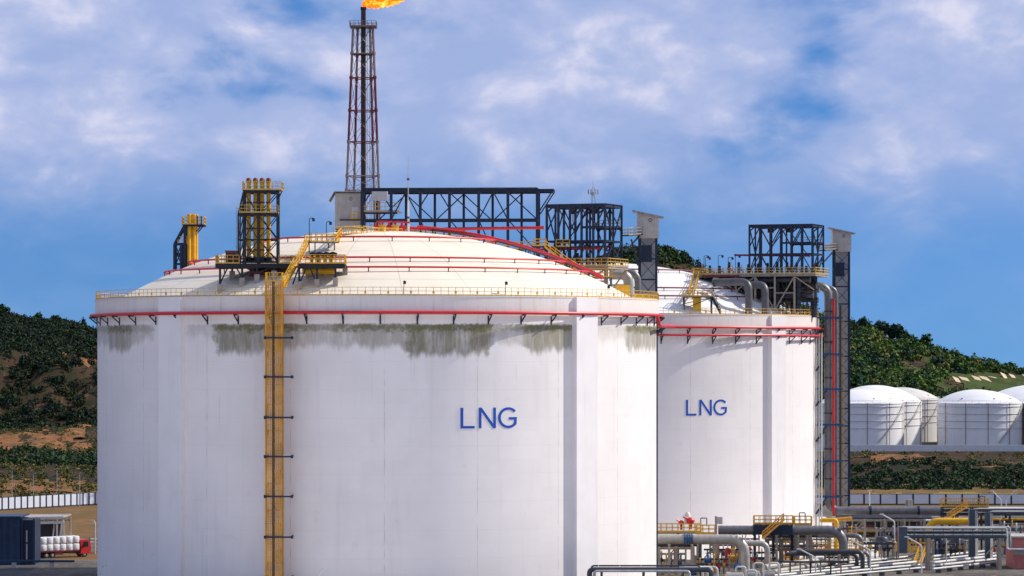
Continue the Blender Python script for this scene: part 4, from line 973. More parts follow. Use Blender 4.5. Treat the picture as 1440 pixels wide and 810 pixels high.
# ------------------------------------------------------------------ long hoist frame behind the dome top, and its hut
def long_frame():
    Y = 528.0; th = R(-3.5); x0, x1 = Xp(510, Y), Xp(757, Y); L = x1 - x0; W = 5.5
    root = thing('hoist_frame', 'long navy steel hoist frame standing behind the top of the front dome', 'steel frame', ((x0+x1)/2, Y + W/2, ZR))
    f = Frame(root, ((x0+x1)/2, Y + W/2, 0), L, W, th, 'navy_steel'); zt = Zp(268, Y); zm = Zp(309, Y)
    nb = 6; xs = [-L/2 + L*i/nb for i in range(nb + 1)]
    zf = lambda x, y: dome_z(T1, x, y) - .2
    f.columns(xs, (-W/2,), zf, zt, .44); f.columns([x + 1.9 for x in xs[:-1]] + [L/2], (W/2,), zf, zt, .38)
    f.ring(zt, (-L/2, L/2), (-W/2, W/2), .42, .62); f.ring(zm, w=.26, h=.34)
    f.beam((-L/2, -W/2, Zp(299.5, Y)), (xs[1] + 1, -W/2, Zp(299.5, Y)), .24, .3)
    f.grating(zt + .42, -L/2, L/2, -W/2 - .2, W/2 + .2, 'navy_steel', .1)
    for i in range(nb):
        a, b = xs[i], xs[i+1]; m = (a + b) / 2
        if i in (1, 4): f.brace((a, -W/2, zm), (m, -W/2, zt - .2), .2); f.brace((b, -W/2, zm), (m, -W/2, zt - .2), .2)
        elif i % 2: f.brace((a, -W/2, zt - .3), (b, -W/2, zm), .2)
        else: f.brace((b - 1.6, -W/2, zt - .3), (b, -W/2, zm + 1.8), .2); f.brace((a + 1.4, -W/2, zt - .3), (a, -W/2, zm + 2.2), .2)
        a2, b2 = a + 1.9, b + 1.9
        if i < nb - 1:
            if i % 2: f.brace((a2, W/2, zt - .3), (b2, W/2, zm), .18)
            else: f.brace((b2, W/2, zt - .3), (a2, W/2, zm), .18)
        f.brace((a, -W/2, zm), (b, -W/2, zm - 5.2) if i % 2 else (a + 2.2, -W/2, zm - 5), .18)
        if i: f.beam((a, -W/2, zt - .05), (a, W/2, zt - .05), .24, .36)
    for x in (-L/2, L/2): f.brace((x, -W/2, zm), (x, W/2, zt - .3), .18); f.brace((x, W/2, zm), (x, -W/2, zt - .3), .18)
    # cantilevered end of the runway beams
    for y in (-W/2, W/2): f.beam((L/2, y, zt), (L/2 + 2.6, y, zt), .3, .45); f.brace((L/2 + .2, y, zt - 3.6), (L/2 + 2.4, y, zt - .2), .2)
    f.beam((L/2 + 2.5, -W/2, zt), (L/2 + 2.5, W/2, zt), .3, .45)
    # hanging hoist cabin
    xc = Xp(536, Y) - (x0 + x1)/2
    MB().obox(tuple(f.T(xc, -W/2 - .6, Zp(276, Y))), 2.5, 1.6, 1.5, th).build('hoist_cabin', 'grey_cladding', root, smooth=False)
    f.grating(Zp(299, Y) + .2, -L/2 + .3, -L/2 + 6, -W/2 + .2, W/2 - .2); f.rail([(-L/2 + .3, -W/2 + .2, Zp(299, Y) + .25), (-L/2 + 6, -W/2 + .2, Zp(299, Y) + .25)], 'old_yellow', 1.4)
    return f
lf = long_frame()
header([lf.T(-8.5, -3.4, Zp(322.5, 526)), lf.T(lf.L/2 + 1.0, -3.4, Zp(320, 526))], .3, .26, 'red_pipe', 'red pipe along the foot of the long hoist frame')
header([lf.T(-8.5, -4.4, Zp(322.5, 525)), (Xp(560, 520), 520, Zp(324, 520)), (Xp(540, 515), 515, Zp(325, 515))], .5, .3, 'red_pipe', 'bent red pipe near the foot of the white mast on the dome top')
hut = lift_tower(471, 508, 534, 270, 322, 'pale metal hut with overhanging roof behind the dome top at left of hoist frame', legs=False, depth=4.0)
zh = Zp(322, 534); hx0, hx1 = Xp(471, 534), Xp(508, 534)
for x in (hx0 + .3, hx1 - .3):
    for y in (534.3, 537.6): MB().ibeam((x, y, ZR if math.hypot(x - T1.x, y - T1.y) < RP else 0), (x, y, zh), .36, .36).build('leg', 'navy_steel', hut, smooth=False)
MB().box(Xp(494.5, 534), Xp(504, 534), 533.92, 534.0, Zp(308, 534), Zp(291, 534)).build('door', 'white_steel', hut, smooth=False)
MB().box(hx0 + .8, hx1, 533.2, 533.5, Zp(310.5, 534), Zp(308.5, 534)).build('ledge_beam', 'navy_steel', hut, smooth=False)
MB().railing([(Xp(493, 532), 532.2, Zp(308, 532)), (Xp(508, 532), 532.2, Zp(308, 532))], 1.3, .5, .1).build('railing', 'yellow_paint', hut, smooth=False)
# slender white mast on the dome crown
mp = P(574, 330, 492); mp.z = dome_z(T1, mp.x, mp.y)
t = thing('lightning_mast', 'slender white lightning mast on the crown of the front dome', 'mast', mp)
MB().tube([mp - Vector((0,0,.2)), (mp.x, mp.y, Zp(306, 492)), (mp.x, mp.y, Zp(282, 492))], [.2, .17, .13], 8).build('pole', 'white_steel', t)
MB().tube([(mp.x, mp.y, Zp(282, 492)), (mp.x, mp.y, Zp(252, 492))], [.09, .07], 7).build('upper_pole', 'galvanised', t)
MB().tube([(mp.x, mp.y, Zp(252, 492)), (mp.x, mp.y, Zp(219, 492))], [.045, .025], 6).build('rod', 'galvanised', t)
for py in (252, 306): MB().tube([(mp.x, mp.y, Zp(py, 492) - .15), (mp.x, mp.y, Zp(py, 492) + .15)], .2, 8).build('collar', 'dark_pipe', t)

# crown platform: yellow walkways and nozzles on top of the dome
def poly_walk(pts, w, label, T, m='old_yellow', deckm='teal_steel', sp=.9, h=1.15):
    pts = [Vector(p) for p in pts]; t = thing('walkway', label, 'walkway', pts[0]); b = MB()
    for p, q in zip(pts, pts[1:]):
        s = Vector((0,0,1)).cross(q - p).normalized() * w/2; d = MB()
        v = Vector((0,0,.16)); d.add([p+s, p-s, q-s, q+s, p+s-v, p-s-v, q-s-v, q+s-v], [(0,1,2,3),(7,6,5,4),(0,4,5,1),(1,5,6,2),(2,6,7,3),(3,7,4,0)]); d.build('deck', deckm, t, smooth=False)
        for k in (-1, 1): MB().railing([p + s*k, q + s*k], h, sp, .1).build('railing', m, t, smooth=False)
        for f in (.15, .85):
            c = p.lerp(q, f)
            for k in (-1, 1):
                cc = c + s*k*.85; zf = dome_z(T, cc.x, cc.y) - .1
                if cc.z - zf > .3: MB().bar((cc.x, cc.y, zf), cc, .16).build('leg', deckm, t, smooth=False)
    return t
poly_walk([P(474, 330, 482), P(503, 329, 484), P(520, 331, 486), P(560, 333, 489)], 2.2, 'yellow railed walkway over the crown of the front dome', T1)
poly_walk([P(560, 331, 496), P(640, 338, 499), P(700, 352, 501), P(752, 350, 502)], 1.8, 'long yellow railed walkway down the far right shoulder of the dome', T1, 'rail_yellow')
poly_walk([P(433, 340, 469.5), P(472, 340.5, 472)], 2.0, 'middle yellow railed walkway below the dome crown, left of the mast', T1)
stair_thing(P(472, 340, 472), P(480, 331, 480), 1.4, 'short yellow stair up to the dome crown walkway', 'yellow_paint', side=(0,1,0))
stair_thing(P(418, 371, 461.5), P(433, 341, 469), 1.2, 'yellow stair from the valve deck up to the middle walkway', 'yellow_paint', side=(.3,1,0))
stair_thing(P(398, 404.5, 455), P(416, 372, 459), 1.3, 'yellow stair from the tank rim up to the valve deck', 'yellow_paint', side=(.3,1,0))
for px, Y, h, lb in ((435, 470, 3.4, 'gooseneck lamp at the left end of the middle walkway'), (459, 472, 2.9, 'gooseneck lamp at the right part of the middle walkway')):
    lamp(P(px, 340, Y), h, lb, 'gooseneck lamps on the front dome', 'black_steel', .6)
for px, rr, lb in ((568, 38.6, 'left'), (711, 38.6, 'middle'), (855, 38.8, 'right')):
    xx = (px - 720) / F * 458 - T1.x; Y = T1.y - math.sqrt(max(1, rr*rr - xx*xx)); X = Xp(px, Y)
    lamp((X, Y, dome_z(T1, X, Y)), 1.9, 'small lamp on a thin post at the rim of the dome, %s of three' % lb, 'small lamps round the dome rim', 'galvanised', .1, 1)
for i, (px, Y) in enumerate(((530, 491), (538, 489), (547, 493), (556, 490), (565, 492))):
    p = P(px, 326, Y); p.z = dome_z(T1, p.x, p.y) - .1
    t = thing('nozzle', 'nozzle with red elbow on the crown of the front dome, %s from the left' % ORD[i], 'nozzle', p, 'nozzles on the dome crown')
    MB().lathe([(.45, p.z), (.45, p.z + .8), (.6, p.z + .82), (.6, p.z + 1.0), (0.02, p.z + 1.02)], p.x, p.y, 12).build('neck', ('red_pipe', 'yellow_paint')[i % 2], t)
    MB().tube(bent([(p.x, p.y, p.z + 1.0), (p.x, p.y, p.z + 1.5), (p.x + 1.2, p.y - .3, p.z + 1.4)], .3), .15, 8).build('elbow', 'red_pipe', t)

# yellow stairs and landings at the right shoulder
landing(750, 768, 346, 500, 2.5, 'yellow landing at the top of the right-hand stair on the dome', T=T1)
stair_thing(P(766, 347, 500), P(797, 371, 499), 1.2, 'yellow stair with navy stringers descending the right shoulder of the dome', 'yellow_paint', side=(0,1,0))
landing(782, 801, 347, 504, 2.0, 'yellow railed landing in front of the right-hand hoist frame', T=T1)
stair_thing(P(797, 371, 499), P(824, 388, 498), 1.1, 'lower yellow stair on the right shoulder of the dome', 'yellow_paint', side=(0,1,0))
landing(828, 861, 390, 500, 2.6, 'yellow landing at the foot of the right-hand hoist frame', T=T1, deckm='teal_steel', h=1.3)
one('equipment_box', MB().box(Xp(866, 497), Xp(886, 497), 497, 499.5, ZR - .1, Zp(401, 497)), 'yellow_paint', 'bright yellow box near the right rim of the front tank', 'box')
b = MB(); Y = 494
for k in range(3):
    b.box(Xp(892, Y) + k*1.25, Xp(892, Y) + k*1.25 + 1.2, Y - 1, Y - .92, ZR + .02, ZR + 1.05)
one('rim_screen', b, 'yellow_paint', 'yellow sheet screens along the right end of the rim railing', 'screen')

# ------------------------------------------------------------------ relief vents on the left of the front tank
def vent_tower():
    Y = 463.0; zd = Zp(371, Y)
    root = thing('vent_tower', 'black steel vent tower with four yellow stacks on the left of the front dome', 'vent tower', (Xp(365, Y), Y + 3, zdome(36)))
    f = Frame(root, (0, 0, 0), 1, 1, 0, 'black_steel')
    X = lambda px: Xp(px, Y)
    x0, x1, xm = X(342.5), X(390), X(363); y0, y1 = Y, Y + 3.4; zt, z2, z3 = Zp(270, Y), Zp(302, Y), Zp(337, Y)
    xo = X(335)
    for x in (x0, xm, x1): 
        for y in (y0, y1): MB().ibeam((x, y, zd), (x, y, zt), (.28 if y == y0 else .2), (.28 if y == y0 else .2), side=(1,0,0)).build('column', 'black_steel', root, smooth=False)
    for y in (y0, y1):
        MB().ibeam((xo, y, zd), (xo, y, z2), .2, .2, side=(1,0,0)).build('column', 'black_steel', root, smooth=False)
        MB().bar((xo, y, z2), (x0, y, zt), .25).build('brace', 'black_steel', root, smooth=False)
        for z, h in ((zt, .34), (z2, .3), (z3, .2), (zd + .3, .2)):
            f.beam((xo if z < zt else x0, y, z), (x1, y, z), .2, h)
        for za, zb in ((z2, zt), (z3, z2), (zd + .3, z3)):
            f.brace((x0, y, zb), (xm, y, za), .13); f.brace((xm, y, za), (x1, y, zb), .13)
            if za < z2: f.brace((x0, y, za), (xm, y, zb), .13); f.brace((xm, y, zb), (x1, y, za), .13)
            f.brace((xo, y, za), (x0, y, min(zb, z2)), .14) if za < z2 else None
    for x in (x0, x1, xo):
        for z in (zt, z2, z3):
            if x == xo and z == zt: continue
            f.beam((x, y0, z), (x, y1, z), .2, .3)
        for za, zb in ((z2, zt), (z3, z2), (zd + .3, z3)):
            if x == xo and zb == zt: continue
            f.brace((x, y0, za), (x, y1, zb), .16)
    # platforms at the two upper levels
    for z, px1 in ((zt, 396), (z2, 390)):
        MB().box(X(341 if z == zt else 337), X(px1), y0 - .3, y1 + .3, z + .2, z + .28).build('deck', 'black_steel', root, smooth=False)
        a, b_ = X(341 if z == zt else 337), X(px1)
        MB().railing([(a, y1 + .4, z + .28), (a, y0 - .3, z + .28), (b_, y0 - .3, z + .28), (b_, y1 + .4, z + .28), (a, y1 + .4, z + .28)], 1.2 if z == zt else 1.1, .75, .06).build('railing', 'old_yellow', root, smooth=False)
    f.brace((x1, y0, zt - 1.3), (X(396), y0, zt), .16)
    for px in (348.5, 358, 367.3, 376.5):
        x = X(px); ys = y0 + 1.7
        st = MB().lathe([(.31, zd + 1.0), (.31, Zp(256, Y)), (.37, Zp(255.6, Y)), (.37, Zp(252.5, Y)), (.30, Zp(250.5, Y)), (.02, Zp(249.5, Y))], x, ys, 14).build('stack', 'yellow_paint', root)
        MB().lathe([(.32, Zp(254.5, Y)), (.37, Zp(254, Y)), (.37, Zp(251.5, Y)), (.28, Zp(249.6, Y)), (.02, Zp(248.8, Y))], x, ys, 14).build('cap', 'brown_red', st)
        MB().lathe([(.55, zd + .2), (.55, zd + .9), (.31, zd + 1.05)], x, ys, 14).build('base', 'black_steel', st)
        for zz in (zt - 1.5, z2 - 2, z3 - 1.5): MB().lathe([(.33, zz), (.39, zz), (.39, zz + .2), (.33, zz + .2)], x, ys, 14).build('clamp', 'brown_red', st)
    # ladder on the left
    b = MB(); xl = X(331.5)
    for k in (0, .5): b.bar((xl + k, y0 + 1, zd), (xl + k, y0 + 1, Zp(290, Y)), .07)
    z = zd + .3
    while z < Zp(291, Y): b.bar((xl, y0 + 1, z), (xl + .5, y0 + 1, z), .05); z += .33
    z = zd + 2.4
    while z < Zp(291, Y): 
        b.bar((xl - .2, y0 + .4, z), (xl + .7, y0 + .4, z), .05); z += 1.2
    b.build('ladder', 'galvanised', root, smooth=False)
    # main deck
    dx0, dx1 = X(304), X(412)
    MB().box(dx0, dx1, Y - 1.0, Y + 4.4, zd - .1, zd).build('deck', 'black_steel', root, smooth=False)
    f.ring(zd - .35, (dx0, dx1), (Y - 1.0, Y + 4.4), .26, .5)
    MB().railing([(dx1, Y + 4.4, zd), (dx0, Y + 4.4, zd), (dx0, Y - 1, zd), (X(337), Y - 1, zd)], 1.2, .8, .085).build('railing', 'old_yellow', root, smooth=False)
    MB().railing([(X(393), Y - 1, zd), (dx1, Y - 1, zd)], 1.2, .8, .085).build('railing', 'old_yellow', root, smooth=False)
    for px, dy in ((310, -.6), (341, -.6), (362, -.6), (386, -.6), (324, 3.0), (356, 3.2), (378, 3.2), (404, 3.2)):
        x = X(px); y = Y + dy; zf = dome_z(T1, x, y)
        MB().ibeam((x, y, min(zf + .9, zd - 1)), (x, y, zd - .2), .3, .3).build('leg', 'black_steel', root, smooth=False)
        MB().box(x - .37, x + .37, y - .37, y + .37, zf - .4, min(zf + 1.1, zd - .5)).build('pedestal', 'pedestal', root, smooth=False)
    for pa, pb in ((310, 322), (341, 331), (341, 362), (362, 341), (362, 386), (386, 374)):
        MB().bar((X(pa), Y - .6, dome_z(T1, X(pa), Y - .6) + 1.2), (X(pb), Y - .6, zd - .3), .2).build('brace', 'black_steel', root, smooth=False)
    # header under the deck
    MB().tube([(X(350), Y + 2, zd - 1.2), (X(386), Y + 2, zd - 1.2)], .55, 14).build('header_pipe', 'brown_red', root)
    return root
vent_tower()
# fire hose cabinet on the deck
t = thing('hose_cabinet', 'dark red equipment cabinet with louvres on the deck of the black vent tower', 'cabinet', P(325, 371, 462.8))
x0, x1 = Xp(317, 462.8), Xp(333, 462.8); z0 = Zp(371, 462.8); z1 = Zp(353.5, 462.8)
MB().box(x0, x1, 462.8, 464.2, z0, z1).build('body', 'brown_red', t, smooth=False)
MB().box(x0 - .1, x1 + .1, 462.7, 464.3, z1, z1 + .12).build('lid', 'dark_red', t, smooth=False)
for r_ in range(4):
    for c_ in range(2): MB().box(x0 + .15 + c_*.72, x0 + .7 + c_*.72, 462.72, 462.82, z0 + .2 + r_*.36, z0 + .42 + r_*.36).build('louvre', 'black_steel', t, smooth=False)
def valve_deck():
    Y = 458.3; zd = Zp(371, Y); X = lambda px: Xp(px, Y); x0, x1 = X(420), X(485)
    root = thing('valve_deck', 'dark steel valve deck on pedestals at front of the dome, right of the vent tower', 'platform', (X(450), Y + 2, zdome(36)))
    MB().box(x0, x1, Y - .8, Y + 3.6, zd - .12, zd).build('deck', 'black_steel', root, smooth=False)
    f = Frame(root, (0,0,0), 1, 1, 0, 'black_steel'); f.ring(zd - .36, (x0, x1), (Y - .8, Y + 3.6), .24, .46)
    MB().railing([(x0, Y + 3.6, zd), (x1, Y + 3.6, zd), (x1, Y - .8, zd), (x0 + 1.0, Y - .8, zd)], 1.25, .7, .09).build('railing', 'yellow_paint', root, smooth=False)
    for px, dy in ((421, -.4), (446, -.4), (472, -.4), (432, 2.8), (458, 2.8), (484, 2.8)):
        x = X(px); y = Y + dy; zf = dome_z(T1, x, y)
        MB().ibeam((x, y, min(zf + .9, zd - 1)), (x, y, zd - .2), .28, .28).build('leg', 'navy_steel', root, smooth=False)
        MB().box(x - .35, x + .35, y - .35, y + .35, zf - .4, min(zf + 1.05, zd - .5)).build('pedestal', 'pedestal', root, smooth=False)
    for pa, pb in ((421, 432), (446, 435), (412, 421)): MB().bar((X(pa), Y - .4, zd - 2.9), (X(pb), Y - .4, zd - .3), .2).build('brace', 'navy_steel', root, smooth=False)
    MB().tube([(X(424), Y + 2.2, zd - .95), (X(470), Y + 2.2, zd - .95)], .5, 14).build('header_pipe', 'yellow_paint', root)
    for i, px in enumerate((437, 446, 456, 465)):
        x = X(px); y = Y + 2.0
        t = thing('relief_valve', 'yellow relief valve with black hooded outlet on the valve deck, %s from the left' % ('first', 'second', 'third', 'fourth')[i], 'valve', (x, y, zd), 'relief valves on the valve deck')
        MB().lathe([(.4, zd), (.4, zd + .15), (.24, zd + .2), (.24, zd + .8), (.4, zd + .82), (.4, zd + .98), (.26, zd + 1.0), (.26, zd + 1.15)], x, y, 12).build('body', 'stair_ochre', t)
        MB().tube(bent([(x, y, zd + 1.1), (x, y, zd + 1.55), (x + .7, y - .3, zd + 1.35)], .35), .27, 10).build('hood', 'black_steel', t)
valve_deck()
def rear_vent():
    Y = 497.0; X = lambda px: Xp(px, Y); Z = lambda py: Zp(py, Y)
    root = thing('vent_tower', 'navy steel vent tower with four bundled yellow stacks at far left of the dome', 'vent tower', (X(262), Y, Z(380)))
    f = Frame(root, (0,0,0), 1, 1, 0, 'navy_steel')
    for y in (Y, Y + 2.6):
        for px, pt in ((245, 343), (254.5, 343), (259.5, 317)):
            x = X(px); MB().ibeam((x, y, dome_z(T1, x, y) - .2), (x, y, Z(pt)), .3, .3).build('column', 'navy_steel', root, smooth=False)
        f.brace((X(245), y, Z(343)), (X(259), y, Z(317)), .28); f.beam((X(245), y, Z(343)), (X(263), y, Z(343)), .2, .3); f.beam((X(245), y, Z(371)), (X(262), y, Z(371)), .2, .25)
        f.beam((X(257), y, Z(317)), (X(287), y, Z(317)), .22, .32); f.brace((X(276), y, Z(326)), (X(283), y, Z(317.5)), .16)
        f.brace((X(245), y, Z(371)), (X(254.5), y, Z(345)), .16); f.brace((X(254.5), y, Z(371)), (X(245), y, Z(345)), .16); f.brace((X(254.5), y, Z(374)), (X(259.5), y, Z(345)), .14); f.brace((X(259.5), y, Z(340)), (X(263), y, Z(320)), .14)
    for px, py in ((245, 343), (259.5, 317), (245, 371), (287, 317)): f.beam((X(px), Y, Z(py)), (X(px), Y + 2.6, Z(py)), .2, .3)
    MB().box(X(256), X(287), Y - .3, Y + 2.9, Z(316.4), Z(315.6)).build('deck', 'navy_steel', root, smooth=False)
    MB().railing([(X(256), Y + 2.8, Z(315.6)), (X(256), Y - .3, Z(315.6)), (X(287), Y - .3, Z(315.6)), (X(287), Y + 2.8, Z(315.6)), (X(256), Y + 2.8, Z(315.6))], 1.15, .7, .08).build('railing', 'old_yellow', root, smooth=False)
    MB().railing([(X(250), Y, Z(343)), (X(263), Y, Z(343))], 1.1, .7, .08).build('railing', 'old_yellow', root, smooth=False)
    for i, px in enumerate((265.5, 268.6, 271.7, 274.3)):
        y = Y + .4 + (i % 2) * .5 + i*.35; x = X(px); z0 = dome_z(T1, x, y) - .1
        MB().lathe([(.27, z0), (.27, Z(303)), (.30, Z(302.8)), (.30, Z(301)), (.02, Z(300.4))], x, y, 14).build('stack', 'yellow_paint', root)
    for px in (277, 282.5):
        MB().box(X(px), X(px) + .18, Y - .35, Y - .2, Z(316), Z(304)).build('post', 'navy_steel', root, smooth=False)
rear_vent()
header([P(275, 367, 494), P(300, 366, 493)], .2, .2, 'red_pipe', 'short red pipe at the foot of the far left vent stacks')

# ------------------------------------------------------------------ caged stair tower on the front wall
def stair_tower():
    px0, px1 = 374.5, 397; Y0 = 449.6; Y1 = 452.4; Z1 = Zp(396, 451); x0, x1 = Xp(px0, 451), Xp(px1, 451); xm = (x0 + x1) / 2
    root = thing('stair_tower', 'tall ochre caged ladder tower climbing the wall of the front tank', 'stair tower', (xm, 451, 0))
    for x in (x0, x1, xm - .08):
        for y in (Y0, Y1): MB().bar((x, y, 0), (x, y, Z1), .17).build('post', 'stair_ochre' if x != xm - .08 else 'black_steel', root, smooth=False)
    # vertical cage strips
    b = MB()
    for k in range(1, 5): b.bar((x0 + (xm - x0)*k/5, Y0, 0), (x0 + (xm - x0)*k/5, Y0, Z1), .13)
    for k in range(1, 5): b.bar((xm + (x1 - xm)*k/5, Y0 - .02, 0), (xm + (x1 - xm)*k/5, Y0 - .02, Z1), .13)
    b.build('cage_strips', 'stair_ochre', root, smooth=False)
    b = MB()
    for k in range(1, 4): 
        for x in (x0, x1): b.bar((x, Y0 + (Y1 - Y0)*k/4, 0), (x, Y0 + (Y1 - Y0)*k/4, Z1), .09)
    b.build('side_strips', 'stair_ochre', root, smooth=False)
    # zigzag flights with treads, landings between them
    step = 1.82; z = 0.0; i = 0
    while z + step < Z1:
        a, c = (x0 + .15, xm - .2) if i % 2 == 0 else (xm + .1, x1 - .15)
        yy = (Y0 + .5, Y1 - .5) if i % 2 == 0 else (Y1 - .5, Y0 + .5)
        MB().stair(((a + c)/2, yy[0], z), ((a + c)/2, yy[1], z + step), c - a, side=(1,0,0)).build('flight', 'stair_ochre', root, smooth=False)
        MB().box(x0 + .05, x1 - .05, (Y1 - .5 if i % 2 == 0 else Y0 + .05), (Y1 - .05 if i % 2 == 0 else Y0 + .5), z + step - .05, z + step).build('landing', 'stair_ochre', root, smooth=False)
        z += step; i += 1
    # cage hoops
    b = MB(); z = .9
    while z < Z1:
        b.bar((x0, Y0 - .05, z), (x1, Y0 - .05, z), .06); z += .91
    b.build('cage_hoops', 'stair_ochre', root, smooth=False)
    for py in (475, 530, 587, 642, 698, 755, 812, 868, 924):
        zz = Zp(py, 450)
        if zz < 0: break
        t = MB(); t.bar((Xp(372.5, 450), Y0 - .15, zz), (Xp(411, 450), Y0 - .15, zz), .16, .22)
        for px in (373.5, 410): t.bar((Xp(px, 450), Y0 - .15, zz), (Xp(px, 450), T1.y - math.sqrt(RW**2 - (Xp(px, 450) - T1.x)**2) + .1, zz), .16, .22)
        for px in (373, 411): t.obox((Xp(px, 450), Y0 - .2, zz), .3, .3, .42)
        t.build('wall_tie', 'navy_steel', root, smooth=False)
    MB().railing([(x0, Y1, Z1), (x0, Y0, Z1), (x1, Y0, Z1), (x1, Y1, Z1)], 1.2, .6, .09).build('railing', 'yellow_paint', root, smooth=False)
    MB().box(x0, x1, Y0, Y1 + .3, ZR - .1, ZR).build('top_landing', 'stair_ochre', root, smooth=False)
stair_tower()
def thin_line():
    x = Xp(924.2, 494)
    t = thing('wall_conduit', 'dark navy conduit running down the right edge of the front tank', 'conduit', (x, 496, 0))
    MB().tube([(x + .05, 496, 0), (x + .05, 496, 38.4)], .14, 8).build('pipe', 'navy_steel', t)
    for k in range(7): MB().bar((x - .4, 496, 3 + k*5), (x + .1, 496, 3 + k*5), .12).build('clip', 'navy_steel', t, smooth=False)
thin_line()

# ------------------------------------------------------------------ flare stack
def flare():
    Y = 760.0; cx = Xp(511, Y); Z = lambda py: Zp(py, Y)
    root = thing('flare_stack', 'tall red and white lattice flare stack behind the front tank', 'flare stack', (cx, Y, 0))
    def half(z): return (3.75 - (z - Z(268)) * (3.75 - 2.3) / (Z(38) - Z(268)))
    levels = [0, 12, 25, 38, 51, 62, Z(268), Z(248), Z(200), Z(156), Z(110), Z(76), Z(38)]
    corners = lambda z: [Vector((cx + sx*half(z)*c_ , Y + sy*half(z)*s_, z)) for sx, sy, c_, s_ in ((-1,-1,1,.75),(1,-1,1,.75),(1,1,.62,1),(-1,1,.62,1))]
    red = lambda z: Z(200) - .1 <= z < Z(110) - .1
    for a, b_ in zip(levels, levels[1:]):
        m = 'dark_red' if red(a) else 'lattice_white'; A, B = corners(a), corners(b_)
        for i in range(4):
            MB().tube([A[i], B[i]], .28, 8).build('leg', m, root)
            j = (i + 1) % 4
            MB().tube([B[i], B[j]], .13, 6).build('ring_beam', m if b_ not in (Z(110), Z(200)) else 'dark_red', root)
            MB().tube([A[i], B[j]], .055, 5).build('brace', m, root); MB().tube([A[j], B[i]], .055, 5).build('brace', m, root)
            MB().lathe([(.0, 0), (.36, 0), (.36, .9), (.0, .9)], 0, 0, 8)
        for i in range(4):
            b = MB().tube([B[i] - Vector((0,0,.35)), B[i] + Vector((0,0,.35))], .42, 8); b.build('joint', m, root)
    MB().tube([(cx, Y, 0), (cx, Y, Z(42)), (cx, Y, Z(10))], [.62, .58, .55], 14).build('riser', 'stack_brown', root)
    MB().tube([(cx, Y, Z(14)), (cx, Y, Z(10))], .68, 14).build('tip', 'black_steel', root)
    MB().tube([(cx + .9, Y - .4, 0), (cx + .9, Y - .4, Z(30))], .09, 6).build('pilot_line', 'galvanised', root)
    b = MB(); 
    for k in (1.5, 2.0): b.bar((cx + k, Y - .6, 0), (cx + k, Y - .6, Z(40)), .08)
    z = 1
    while z < Z(40): b.bar((cx + 1.5, Y - .6, z), (cx + 2.0, Y - .6, z), .06); z += .5
    b.build('ladder', 'lattice_white', root, smooth=False)
    zz = Z(38); h = half(zz) + .75
    MB().box(cx - h, cx + h, Y - h, Y + h, zz - .12, zz).build('top_deck', 'lattice_white', root, smooth=False)
    MB().railing([(cx-h,Y-h,zz),(cx+h,Y-h,zz),(cx+h,Y+h,zz),(cx-h,Y+h,zz)], 1.2, 1.0, .1, True, True).build('railing', 'lattice_white', root, smooth=False)
    zz = Z(76); h = half(zz) + .1
    MB().box(cx - h, cx + h, Y - h, Y + h, zz - .1, zz).build('deck', 'lattice_white', root, smooth=False)
    # flame, blown to the right
    m = bpy.data.materials.new('flame'); m.use_nodes = True; MATS['flame'] = m; nt = m.node_tree; N = nt.nodes; L = nt.links; N.clear()
    out = N.new('ShaderNodeOutputMaterial'); em = N.new('ShaderNodeEmission'); tr = N.new('ShaderNodeBsdfTransparent'); mx = N.new('ShaderNodeMixShader')
    tc = N.new('ShaderNodeTexCoord'); mp_ = N.new('ShaderNodeMapping'); mp_.inputs['Scale'].default_value = (.28, .6, .6); n = N.new('ShaderNodeTexNoise'); n.inputs['Scale'].default_value = 1.2; n.inputs['Detail'].default_value = 5; n.inputs['Distortion'].default_value = 1.2
    L.new(tc.outputs['Object'], mp_.inputs[0]); L.new(mp_.outputs[0], n.inputs[0])
    cr = N.new('ShaderNodeValToRGB'); e = cr.color_ramp.elements; e[0].position = .32; e[0].color = (.75, .07, .005, 1); e[1].position = .68; e[1].color = (1, .50, .07, 1); k = e.new(.52); k.color = (1, .17, .006, 1)
    L.new(n.outputs[0], cr.inputs[0]); L.new(cr.outputs[0], em.inputs[0]); em.inputs[1].default_value = 1.15
    r_ = N.new('ShaderNodeMapRange'); r_.inputs[1].default_value = .30; r_.inputs[2].default_value = .42; L.new(n.outputs[0], r_.inputs[0])
    L.new(r_.outputs[0], mx.inputs[0]); L.new(tr.outputs[0], mx.inputs[1]); L.new(em.outputs[0], mx.inputs[2]); L.new(mx.outputs[0], out.inputs[0])
    b = MB(); path = []; rad = []
    for i in range(34):
        t = i / 33; path.append(Vector((cx - .3 + t*13.5, Y + math.sin(t*7)*.6, Z(10) + .3 + t*2.6 + math.sin(t*9)*.35)))
        rad.append((.3 + 1.15 * math.sin(math.pi * min(1, t*1.05)**.6) * (1 - t*.55)) * (1 + .22*math.sin(i*2.3)))
    rad[-1] = .05; b.tube(path, rad, 16)
    b.v = [tuple(Vector(v) + .35*noise.noise_vector(Vector(v)*.5)) for v in b.v]
    one('flame', b, 'flame', 'orange flame blowing to the right from the flare tip', 'flame', origin=Vector((cx, Y, Z(10))))
flare()

